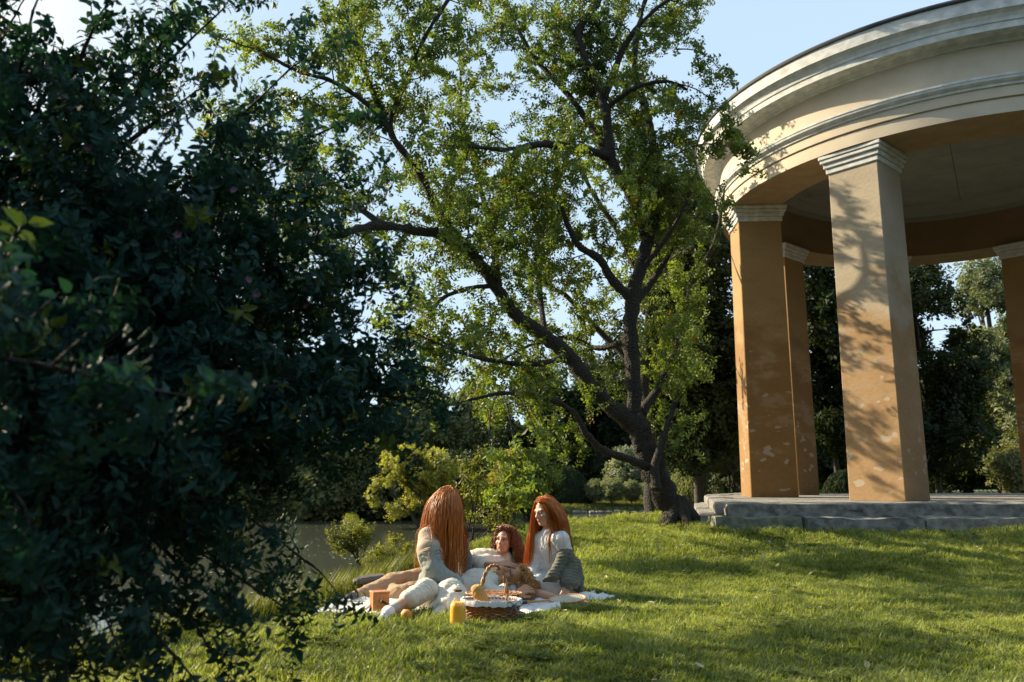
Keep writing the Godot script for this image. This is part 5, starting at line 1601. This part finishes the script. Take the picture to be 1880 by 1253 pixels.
	red = [Color(0.30, 0.075, 0.011), Color(0.52, 0.145, 0.02), Color(0.60, 0.22, 0.045)]
	hair(who, D.head, hb, 1.02, 2800, 0.64, func(u: Vector3) -> Vector3: return Vector3(u.x * 2.0 + 0.35 * signf(u.x), 0.15, u.z * 0.3 - 0.3), bl, red, 0.0, 2.0, 0.0026, func(u: Vector3) -> Vector3: return Vector3(rf(0.02, 0.20), -1, rf(-0.5, -0.25)) if u.x > -0.35 else Vector3(rf(-0.10, 0.0), -1, 0.12), 20)

	# ---- the sleeping girl in a cream dress, her curls on the white girl's lap
	var C := {"head": Vector3(-0.018, 0.227, -7.02), "neck": Vector3(-0.127, 0.19, -6.96), "sr": Vector3(-0.207, 0.143, -6.78), "sl": Vector3(-0.249, 0.203, -7.08), "el": Vector3(-0.064, 0.094, -6.58), "ha": Vector3(0.043, 0.127, -6.64), "hip": Vector3(-0.551, 0.086, -6.95), "kr": Vector3(-0.482, 0.138, -6.62), "kl": Vector3(-0.614, 0.079, -6.75), "ar": Vector3(-0.552, 0.011, -6.45), "al": Vector3(-0.727, 0.001, -6.6)}
	who = thing("person", "girl with ginger curls asleep on her back, head on the white-bloused girl's lap", "girl", Vector3(C.hip.x, 0.0, C.hip.z), "girls having a picnic")
	hb = head_basis(Vector3(-0.10, 0.62, 0.78), Vector3(0.93, 0.20, 0.05))
	mb = Mb.new()
	mb.col = skin
	sdf(mb, torso(C.hip, C.neck, C.sr, C.sl, -0.012) + [cap(C.neck, C.head + Vector3(-0.04, -0.01, 0), 0.045, 0.045), cap(C.sr, C.el, 0.038, 0.034), cap(C.el, C.ha, 0.036, 0.024), cap(C.sl, C.hip.lerp(C.neck, 0.4) + Vector3(0.02, 0.1, 0.0), 0.038, 0.03), cap(C.hip, C.kr, 0.08, 0.055), cap(C.kr, C.ar, 0.05, 0.034), cap(C.hip, C.kl, 0.08, 0.055), cap(C.kl, C.al, 0.05, 0.034)], 0.014, 0.03)
	sdf(mb, head_bones(C.head, hb), 0.005, 0.014, face_paint(C.head, hb, 1.0, skin))
	mb.col = skin
	sdf(mb, hand_bones(C.ha, Vector3(0.85, 0.42, 0.0), Vector3(-0.3, 0.5, 0.8), 1.0, 0.8), 0.0042, 0.006)
	obj("body", mb.mesh(), mats.skin, who)
	tb = torso(C.hip, C.neck, C.sr, C.sl, 0.022)
	garment("dress", who, tb + [cap(C.sr, C.sr.lerp(C.el, 0.75), 0.062, 0.068), cap(C.sl, C.hip.lerp(C.neck, 0.45) + Vector3(0.02, 0.09, 0.0), 0.062, 0.056), cap(C.hip, C.kr, 0.135, 0.105), cap(C.kr, C.ar, 0.10, 0.09), cap(C.hip, C.kl, 0.13, 0.10), cap(C.kl, C.al.lerp(C.kl, 0.4), 0.09, 0.08), cap(C.hip + Vector3(0.12, -0.02, 0.12), C.kr + Vector3(0.1, -0.06, 0.0), 0.09, 0.06)], mats.cream_cloth, 0.026, 0.011)
	var ginger := [Color(0.30, 0.13, 0.040), Color(0.52, 0.27, 0.095), Color(0.62, 0.38, 0.17)]
	bl = [cap(D.kr, D.ar, 0.07, 0.06), cap(D.hip, D.kr, 0.11, 0.08)]
	hair(who, C.head, hb, 1.04, 900, 0.24, func(u: Vector3) -> Vector3: return Vector3(u.x * 1.2, 0.9, u.z * 0.2 - 0.1), bl, ginger, 0.020, 5.5, 0.004, func(u: Vector3) -> Vector3: return Vector3(0.30, -0.9, 0.25), 14, 0.05)

# ---------------------------------------------------------------- blanket, basket, juice and the rest
const SHEET := [[-1.52, 6.35], [-1.1, 6.22], [-0.55, 6.45], [-0.40, 6.22], [0.10, 6.22], [0.36, 6.42], [0.42, 6.85], [0.84, 7.0], [0.90, 7.25], [0.60, 7.6], [0.1, 8.05], [-0.7, 8.15], [-1.2, 7.7], [-1.45, 7.0]]

func on_blanket(x: float, d: float) -> bool:
	var pts := PackedVector2Array()
	for p in SHEET:
		pts.append(Vector2(p[0], p[1]))
	return Geometry2D.is_point_in_polygon(Vector2(x, d), pts)

func picnic() -> void:
	cloth_mat("sheet", Color(0.66, 0.66, 0.66))
	var pts := PackedVector2Array()
	for p in SHEET:
		pts.append(Vector2(p[0], p[1]))
	var mb := Mb.new()
	var at := {}
	var step := 0.03
	for iy in 70:
		for ix in 88:
			var x := -1.6 + ix * step
			var d := 6.15 + iy * step
			var e := Vector2(noise.get_noise_2d(x * 60.0, d * 60.0), noise.get_noise_2d(x * 60.0 + 99.0, d * 60.0)) * 0.05
			if Geometry2D.is_point_in_polygon(Vector2(x, d) + e, pts):
				var fold := absf(noise.get_noise_2d(x * 80.0 + d * 30.0, d * 55.0)) * 0.05 + absf(noise.get_noise_2d(x * 160.0, d * 160.0 + 40.0)) * 0.022
				at[Vector2i(ix, iy)] = mb.p(Vector3(x, gh(x, d) + 0.018 + fold, -d))
	for q in at:
		var a = at.get(q)
		var b = at.get(q + Vector2i(1, 0))
		var c = at.get(q + Vector2i(1, 1))
		var d = at.get(q + Vector2i(0, 1))
		if b != null and c != null and d != null:
			mb.i.append_array(PackedInt32Array([a, d, c, a, c, b]))
	tag(obj("picnic_blanket", mb.mesh(true, false), mats.sheet), "crumpled white picnic blanket spread on the grass under the girls", "blanket")
	basket()
	juice()
	# the wooden box with a crank
	grainy("box_wood", Color(0.40, 0.15, 0.05), Color(0.52, 0.22, 0.08), 0.45, 0.03, 4.0, 0.2)
	plain("black_metal", Color(0.06, 0.06, 0.065), 0.4)
	var bm := plain("steel", Color(0.75, 0.75, 0.76), 0.3)
	bm.metallic = 0.9
	var o := Vector3(-1.015, 0.02, -6.342)
	var box := thing("wooden_box", "small reddish-brown wooden box with black crank, on the blanket by the tan legs", "box", o)
	var bb := Basis(Vector3.UP, 0.42)
	var m := Mb.new()
	m.bevel_box(o + Vector3(0, 0.075, -0.08), Vector3(0.064, 0.068, 0.056), 0.004, bb)
	obj("case", m.mesh(false, false), mats.box_wood, box)
	m = Mb.new()
	m.bevel_box(o + Vector3(0, 0.148, -0.08), Vector3(0.068, 0.006, 0.060), 0.003, bb)
	obj("lid", m.mesh(false, false), mats.box_wood, box)
	var cr := o + Vector3(0, 0.09, -0.08) + bb * Vector3(-0.005, 0, 0.060)
	m = Mb.new()
	m.tube(PackedVector3Array([cr, cr + bb * Vector3(0, 0, 0.022)]), PackedFloat32Array([0.010, 0.010]), 10)
	obj("crank_hub", m.mesh(false, false), bm, box)
	m = Mb.new()
	m.tube(PackedVector3Array([cr + bb * Vector3(0, 0, 0.02), cr + bb * Vector3(0.045, -0.025, 0.026), cr + bb * Vector3(0.085, -0.045, 0.03)]), PackedFloat32Array([0.010, 0.009, 0.009]), 8)
	m.tube(PackedVector3Array([cr + bb * Vector3(0.085, -0.045, 0.02), cr + bb * Vector3(0.085, -0.045, 0.075)]), PackedFloat32Array([0.013, 0.011]), 8)
	obj("crank", m.mesh(false, false), mats.black_metal, box)
	# an orange half hidden behind the cream trouser leg
	grainy("orange_peel", Color(0.62, 0.24, 0.035), Color(0.72, 0.30, 0.05), 0.5, 0.2, 8.0, 0.2)
	m = Mb.new()
	var oc := Vector3(-0.758, 0.02, -5.982) + Vector3(0, 0.038, -0.05)
	sdf(m, [ell(oc, Basis.IDENTITY, Vector3(0.042, 0.040, 0.042))], 0.007, 0.004)
	var orange := thing("orange", "orange lying in the grass under the seated girl's shin", "fruit", oc - Vector3(0, 0.04, 0))
	obj("peel", m.mesh(true, false), mats.orange_peel, orange)
	m = Mb.new()
	m.lathe(oc + Vector3(0, 0.038, 0), [Vector2(0.004, 0.0), Vector2(0.003, 0.004), Vector2(0.0005, 0.005)], 6)
	obj("stem_end", m.mesh(false, false), mats.far_bark, orange)
	rackets()

func basket() -> void:
	grainy("wicker", Color(0.26, 0.10, 0.035), Color(0.42, 0.18, 0.065), 0.5, 0.08, 8.0, 0.3)
	grainy("wicker_pale", Color(0.44, 0.24, 0.10), Color(0.56, 0.33, 0.15), 0.5, 0.08, 8.0, 0.2)
	grainy("crust", Color(0.42, 0.22, 0.06), Color(0.60, 0.38, 0.12), 0.75, 0.03, 9.0, 0.4)
	var o := Vector3(-0.15, 0, -5.947) + Vector3(0, 0.01, -0.13)
	var bs := thing("picnic_basket", "oval wicker picnic basket with arched handle, open lid and white cloth lining", "basket", o)
	var rx := 0.205
	var rz := 0.13
	var H := 0.135
	var yaw := Basis(Vector3.UP, -0.06)
	var pt := func(a: float, y: float, grow_: float) -> Vector3:
		var k := 0.90 + 0.10 * y / H
		return o + yaw * Vector3(cos(a) * (rx * k + grow_) * (1.0 + 0.06 * sin(a * 2.0) * sin(a * 2.0)), y, sin(a) * (rz * k + grow_) * (1.0 + 0.06 * sin(a * 2.0) * sin(a * 2.0)))
	# woven rows: each a strand of its own going in front of and behind the stakes
	var stakes := 30
	for r in 11:
		var m := Mb.new()
		var path := PackedVector3Array()
		for q in stakes * 2 + 1:
			var a := TAU * q / (stakes * 2)
			path.append(pt.call(a, 0.010 + r * 0.0118, 0.0055 * cos(PI * (q + (stakes if r % 2 else 0) * 0.0)) * (1.0 if (q % 2 == 0) else 0.0) * (1.0 if (r + q / 2) % 2 == 0 else -1.0)))
		m.tube(path, radii(path.size(), 0.0058, 0.0058, 1.0, 0.08), 6, false)
		obj("wicker_strand", m.mesh(true, false), mats.wicker, bs)
	for k in stakes:
		var a := TAU * k / stakes
		var m := Mb.new()
		m.tube(PackedVector3Array([pt.call(a, 0.0, -0.001), pt.call(a, H, -0.001)]), PackedFloat32Array([0.004, 0.004]), 5)
		obj("stake", m.mesh(true, false), mats.wicker_pale, bs)
	var floor_ := Mb.new()
	for q in 32:
		floor_.tri(o + Vector3(0, 0.012, 0), pt.call(TAU * (q + 1) / 32.0, 0.012, -0.004), pt.call(TAU * q / 32.0, 0.012, -0.004))
	obj("base", floor_.mesh(false, false), mats.wicker, bs)
	for tw in 2:      # twisted rim
		var m := Mb.new()
		var path := PackedVector3Array()
		for q in 97:
			var a := TAU * q / 96.0
			path.append(pt.call(a, H + 0.006 + 0.007 * sin(a * 24.0 + PI * tw), 0.007 * cos(a * 24.0 + PI * tw)))
		m.tube(path, radii(97, 0.0075, 0.0075), 6, false)
		obj("rim", m.mesh(true, false), mats.wicker, bs)
	for tw in 2:      # arched handle of two strands
		var m := Mb.new()
		var path := PackedVector3Array()
		for q in 41:
			var t := q / 40.0
			var a := PI * t
			var w := t * 34.0 + PI * tw
			path.append(o + yaw * Vector3(-0.075 * cos(a) * 1.25 + 0.02 + 0.007 * cos(w), H - 0.02 + 0.275 * pow(sin(a), 0.8) + 0.004 * sin(w), 0.02 * cos(a) + 0.010 * sin(w)))
		m.tube(path, radii(41, 0.0095, 0.0095), 7)
		obj("handle", m.mesh(true, false), mats.wicker_pale if tw else mats.wicker, bs)
	# the raised lid behind
	var lid := Mb.new()
	var lb := yaw * Basis(Vector3.RIGHT, 0.10)
	var lo := o + yaw * Vector3(0.0, H + 0.02, -rz - 0.005)
	for q in 36:
		var a0 := TAU * q / 36.0
		var a1 := TAU * (q + 1) / 36.0
		var p0 := lo + lb * Vector3(cos(a0) * rx * 1.03, 0, sin(a0) * 0.075 - 0.085)
		var p1 := lo + lb * Vector3(cos(a1) * rx * 1.03, 0, sin(a1) * 0.075 - 0.085)
		var cc := lo + lb * Vector3(0, 0.006, -0.085)
		lid.tri(cc, p1, p0)
		lid.tri(cc - lb.y * 0.018, p0 - lb.y * 0.012, p1 - lb.y * 0.012)
		lid.quad(p0, p1, p1 - lb.y * 0.012, p0 - lb.y * 0.012)
	obj("lid", lid.mesh(false, false), mats.wicker, bs)
	for r in 5:
		var m := Mb.new()
		var path := PackedVector3Array()
		var sc := 1.0 - r * 0.19
		for q in 49:
			var a := TAU * q / 48.0
			path.append(lo + lb * Vector3(cos(a) * rx * 1.03 * sc, 0.004 * cos(q * PI), sin(a) * 0.075 * sc - 0.085))
		m.tube(path, radii(49, 0.0065, 0.0065), 5, false)
		obj("lid_strand", m.mesh(true, false), mats.wicker_pale if r == 0 else mats.wicker, bs)
	# white lining that hangs over the rim
	var cl := Mb.new()
	var N := 64
	for q in N:
		for e in 2:
			var a := TAU * (q + e) / N
			var wob := 0.010 * noise.get_noise_2d(a * 260.0, 5.0)
			var drop := 0.018 + 0.020 * noise.get_noise_2d(cos(a) * 150.0, sin(a) * 150.0)
			cl.p(pt.call(a, H * 0.5, -0.022))
			cl.p(pt.call(a, H + 0.018 + wob, -0.006))
			cl.p(pt.call(a, H + 0.020 + wob, 0.014))
			cl.p(pt.call(a, H - drop, 0.019 + absf(wob)))
		var f := cl.v.size() - 8
		for k in 3:
			cl.i.append_array(PackedInt32Array([f + k, f + k + 5, f + k + 1, f + k, f + k + 4, f + k + 5]))
	obj("lining", cl.mesh(true, false), mats.sheet, bs)
	var bow := Mb.new()
	var bo: Vector3 = pt.call(0.75, H - 0.01, 0.02)
	for sg in [-1.0, 1.0]:
		bow.tube(curve([bo, bo + Vector3(sg * 0.035, 0.028, 0.012), bo + Vector3(sg * 0.05, 0.0, 0.015), bo], 5), radii(16, 0.007, 0.007), 5, false, 0.4)
		bow.tube(curve([bo, bo + Vector3(sg * 0.018, -0.03, 0.01), bo + Vector3(sg * 0.03, -0.062, 0.006)], 4), radii(9, 0.007, 0.008), 5, true, 0.4)
	plain("ribbon", Color(0.45, 0.48, 0.50), 0.8)
	obj("bow", bow.mesh(true, false), mats.ribbon, bs)
	# the loaf in it
	var lf := thing("bread_loaf", "golden loaf of bread standing at an angle in the picnic basket", "bread", o + Vector3(-0.07, 0.06, 0.02))
	var lm := Mb.new()
	var a := o + Vector3(-0.035, 0.065, 0.04)
	var e := o + Vector3(-0.105, 0.215, 0.03)
	sdf(lm, [cap(a, e, 0.044, 0.042), cap(a + Vector3(0.02, 0, 0.0), e + Vector3(0.015, 0.0, 0.0), 0.04, 0.038)], 0.008, 0.02)
	lm.displace(0, 0.008, noise, Vector3.ONE * 300.0)
	obj("crust", lm.mesh(true, false), mats.crust, lf)
	var sl := Mb.new()
	for k in 3:
		var c := a.lerp(e, 0.25 + 0.25 * k) + Vector3(-0.005, 0.015, 0.039)
		sl.tube(PackedVector3Array([c + Vector3(-0.028, -0.010, -0.006), c, c + Vector3(0.028, 0.012, -0.006)]), PackedFloat32Array([0.002, 0.0055, 0.002]), 6)
	plain("crumb", Color(0.80, 0.62, 0.36), 0.9)
	obj("score_mark", sl.mesh(true, false), mats.crumb, lf)

func juice() -> void:
	var gl := plain("clear_glass", Color(0.95, 0.97, 0.96, 0.06), 0.04)
	gl.transparency = BaseMaterial3D.TRANSPARENCY_ALPHA
	gl.metallic_specular = 0.5
	var jm := plain("orange_juice", Color(1.0, 0.76, 0.07), 0.3)
	jm.subsurf_scatter_enabled = true
	jm.subsurf_scatter_strength = 1.0
	plain("cork", Color(0.40, 0.26, 0.12), 0.8)
	var o := Vector3(-0.375, 0, -5.757) + Vector3(0, 0.005, -0.05)
	var bt := thing("juice_bottle", "clear glass bottle of bright orange juice standing in the grass beside the basket", "bottle", o)
	var m := Mb.new()
	var prof := [Vector2(0.001, 0.0), Vector2(0.050, 0.0), Vector2(0.055, 0.006), Vector2(0.055, 0.135), Vector2(0.052, 0.155), Vector2(0.040, 0.182), Vector2(0.026, 0.205), Vector2(0.0215, 0.222), Vector2(0.021, 0.238), Vector2(0.025, 0.241), Vector2(0.025, 0.250)]
	m.lathe(o, prof, 32)
	obj("glass", m.mesh(true, false), gl, bt)
	m = Mb.new()
	m.lathe(o, [Vector2(0.001, 0.004), Vector2(0.0515, 0.004), Vector2(0.0525, 0.01), Vector2(0.0525, 0.134), Vector2(0.0495, 0.154), Vector2(0.040, 0.174), Vector2(0.001, 0.174)], 32)
	obj("juice", m.mesh(true, false), jm, bt)
	m = Mb.new()
	m.lathe(o, [Vector2(0.0, 0.244), Vector2(0.027, 0.244), Vector2(0.027, 0.258), Vector2(0.0, 0.258)], 20)
	obj("cap", m.mesh(true, false), mats.cork, bt)
	var g := Vector3(-0.445, 0.03, -6.252)
	var tm := thing("glass_tumbler", "clear empty glass tumbler standing just behind the juice bottle", "glass", g)
	m = Mb.new()
	m.lathe(g, [Vector2(0.001, 0.002), Vector2(0.034, 0.002), Vector2(0.040, 0.10), Vector2(0.0375, 0.10), Vector2(0.032, 0.010), Vector2(0.001, 0.010)], 28)
	obj("glass", m.mesh(true, false), gl, tm)

func rackets() -> void:
	grainy("racket_wood", Color(0.50, 0.24, 0.08), Color(0.62, 0.34, 0.13), 0.4, 0.03, 5.0, 0.1)
	plain("racket_string", Color(0.85, 0.84, 0.78), 0.6)
	plain("racket_grip", Color(0.30, 0.30, 0.31), 0.8)
	var names := ["wooden badminton racket lying on top of the other in the grass, strings up", "wooden badminton racket underneath the other one in the grass"]
	for k in 2:
		var o := Vector3(0.42, 0, -6.743) + Vector3(0.03 * k, 0.062 - 0.035 * k, -0.06 + 0.06 * k)
		var rk := thing("badminton_racket", names[k], "racket", o, "two wooden rackets by the blanket")
		var b := Basis(Vector3.UP, 0.10 - 0.22 * k) * Basis(Vector3.BACK, 0.06 - 0.03 * k) * Basis(Vector3.RIGHT, 0.16)
		var m := Mb.new()
		var path := PackedVector3Array()
		for q in 41:
			var a := PI + TAU * q / 40.0
			path.append(o + b * Vector3(cos(a) * 0.150 + 0.03, 0, sin(a) * 0.105))
		m.tube(path, radii(41, 0.008, 0.008), 6, false)
		obj("frame", m.mesh(true, false), mats.racket_wood, rk)
		for ax in 2:
			for s in range(-8, 9):
				var t := s / 9.0
				var r := sqrt(1.0 - t * t)
				var sm := Mb.new()
				var p0 := Vector3(0.03 + t * 0.148, 0.001, -r * 0.103) if ax == 0 else Vector3(0.03 - r * 0.148, -0.001, t * 0.103)
				var p1 := Vector3(0.03 + t * 0.148, 0.001, r * 0.103) if ax == 0 else Vector3(0.03 + r * 0.148, -0.001, t * 0.103)
				sm.tube(PackedVector3Array([o + b * p0, o + b * p1]), PackedFloat32Array([0.0016, 0.0016]), 4, false)
				obj("string", sm.mesh(false, false), mats.racket_string, rk)
		m = Mb.new()
		m.tube(PackedVector3Array([o + b * Vector3(-0.118, 0, 0), o + b * Vector3(-0.32, -0.005, 0.0)]), PackedFloat32Array([0.008, 0.009]), 8)
		obj("shaft", m.mesh(true, false), mats.racket_wood, rk)
		m = Mb.new()
		m.tube(PackedVector3Array([o + b * Vector3(-0.30, -0.004, 0.0), o + b * Vector3(-0.44, -0.008, 0.0)]), PackedFloat32Array([0.013, 0.014]), 8)
		obj("grip", m.mesh(true, false), mats.racket_grip, rk)

# ---------------------------------------------------------------- the lawn
func lawn_grass() -> void:
	var shapes := []
	for q in 3:
		var mb := Mb.new()
		for k in 11:
			var az := rf(0, TAU)
			var g := rf(0.45, 1.25) if k < 9 else rf(1.4, 1.9)
			mb.col = Color(g * rf(0.92, 1.15), g, g * (rf(0.7, 1.1) if k < 9 else 1.6))
			var o := Vector3(rf(-0.035, 0.035), 0, rf(-0.035, 0.035))
			var d := Vector3(cos(az), 0, sin(az))
			var h := rf(0.03, 0.072)
			var w := d.cross(Vector3.UP) * rf(0.002, 0.0042)
			var m := o + d * h * 0.18 + Vector3.UP * h * 0.62
			mb.quad(o - w, o + w, m + w * 0.85, m - w * 0.85)
			mb.tri(m - w * 0.85, m + w * 0.85, o + d * h * rf(0.4, 0.95) + Vector3.UP * h * rf(0.8, 1.0))
		shapes.append(mb.mesh(false))
	var xf := []
	var bands := [[3.0, 6.0, 1500.0, 1.0], [6.0, 9.0, 1000.0, 1.05], [9.0, 13.0, 520.0, 1.3], [13.0, 20.0, 130.0, 1.8]]
	for b in bands:
		var n := int((b[1] - b[0]) * (b[1] + b[0]) * 0.5 * 1.5 * b[2])
		for k in n:
			var d := sqrt(lerpf(b[0] * b[0], b[1] * b[1], rng.randf()))
			var x := rf(-0.72, 0.78) * d
			if lawn(x, d) < -0.06 or on_blanket(x, d) or (x > 2.9 and d > 11.2) or noise.get_noise_2d(x * 90.0, d * 90.0) < -0.35:
				continue
			var hgt := 1.0 + 0.5 * noise.get_noise_2d(x * 16.0, d * 16.0)
			xf.append(Transform3D(Basis.from_euler(Vector3(rf(-0.25, 0.25), rf(0, TAU), rf(-0.25, 0.25))).scaled(Vector3(1, hgt, 1) * b[3] * rf(0.75, 1.25)), Vector3(x, gh(x, d) - 0.006, -d)))
	print("grass tufts ", xf.size())
	var cols := PackedColorArray()
	for t in xf:
		var n: float = noise.get_noise_2d(t.origin.x * 12.0, t.origin.z * 12.0) + 0.6 * noise.get_noise_2d(t.origin.x * 50.0, t.origin.z * 50.0)
		var c := Color(0.185, 0.245, 0.072).lerp(Color(0.48, 0.53, 0.19), clampf(0.5 + n * 0.8 + rf(-0.2, 0.2), 0.0, 1.0))
		if rng.randf() < 0.06:
			c = Color(0.27, 0.25, 0.11)
		cols.append(c)
	var lawn_node := Node3D.new()
	lawn_node.name = "lawn_grass"
	lawn_node.set_meta("kind", "stuff")
	add_child(lawn_node)
	tag(lawn_node, "sunlit and shaded short grass of the lawn", "grass")
	for k in 3:
		var part := []
		var cc := PackedColorArray()
		for q in range(k, xf.size(), 3):
			part.append(xf[q])
			cc.append(cols[q])
		scatter("blades", shapes[k], mats.grass_blade, part, cc, lawn_node)
	# the grass of the far bank
	xf = []
	for k in 9000:
		var x := rf(-6.0, 16.0)
		var d := far_bank(x) + rf(-0.3, 7.0)
		xf.append(Transform3D(Basis(Vector3.UP, rf(0, TAU)).scaled(Vector3.ONE * rf(1.8, 3.0)), Vector3(x, gh(x, d) - 0.01, -d)))
	tag(scatter("far_lawn_grass", shapes[0], mats.grass_blade, xf, tints(xf, Color(0.13, 0.155, 0.04), Color(0.21, 0.22, 0.07), 0.2)), "grass of the far lawn beyond the pond", "grass")
	# clover and plantain among the grass
	var cl := Mb.new()
	for k in 5:
		var o := Vector3(rf(-0.04, 0.04), rf(0.02, 0.045), rf(-0.04, 0.04))
		var g := rf(0.8, 1.2)
		cl.col = Color(g, g, g)
		var a0 := rf(0, TAU)
		for q in 3:
			var a := a0 + TAU * q / 3.0
			leaf_small(cl, o, Vector3(cos(a), rf(0.0, 0.4), sin(a)).normalized(), Vector3.UP, 0.024, 0.022)
	xf = []
	for k in 9000:
		var d := sqrt(rf(9.0, 170.0))
		var x := rf(-0.6, 0.75) * d
		if lawn(x, d) < 0.0 or on_blanket(x, d) or noise.get_noise_2d(x * 24.0 + 50.0, d * 24.0) < 0.08 or (x > 2.9 and d > 11.2):
			continue
		xf.append(Transform3D(Basis(Vector3.UP, rf(0, TAU)).scaled(Vector3.ONE * rf(0.7, 1.4)), Vector3(x, gh(x, d), -d)))
	tag(scatter("clover", cl.mesh(false), mats.grass_blade, xf, tints(xf, Color(0.10, 0.14, 0.035), Color(0.17, 0.20, 0.06), 0.8)), "clover leaves scattered through the lawn", "clover")
	# pale dry leaves on the lawn
	plain("dry_leaf", Color(1, 1, 1), 0.8, true)
	var dl := Mb.new()
	leaf_into(dl, Vector3.ZERO, Vector3.RIGHT, Vector3.UP, 0.055, 0.03, -0.25)
	xf = []
	for k in 260:
		var d := sqrt(rf(12.0, 150.0))
		var x := rf(-0.5, 0.75) * d
		if lawn(x, d) < 0.1 or on_blanket(x, d) or (x > 2.9 and d > 11.2):
			continue
		xf.append(Transform3D(Basis.from_euler(Vector3(rf(-0.6, 0.6), rf(0, TAU), rf(-0.6, 0.6))).scaled(Vector3.ONE * rf(0.6, 1.2)), Vector3(x, gh(x, d) + rf(0.03, 0.055), -d)))
	tag(scatter("fallen_leaves", dl.mesh(false), mats.dry_leaf, xf, tints(xf, Color(0.26, 0.25, 0.12), Color(0.46, 0.44, 0.32), 3.0, Color(0.30, 0.15, 0.06), 0.15)), "pale dry leaves scattered on the lawn", "leaves")
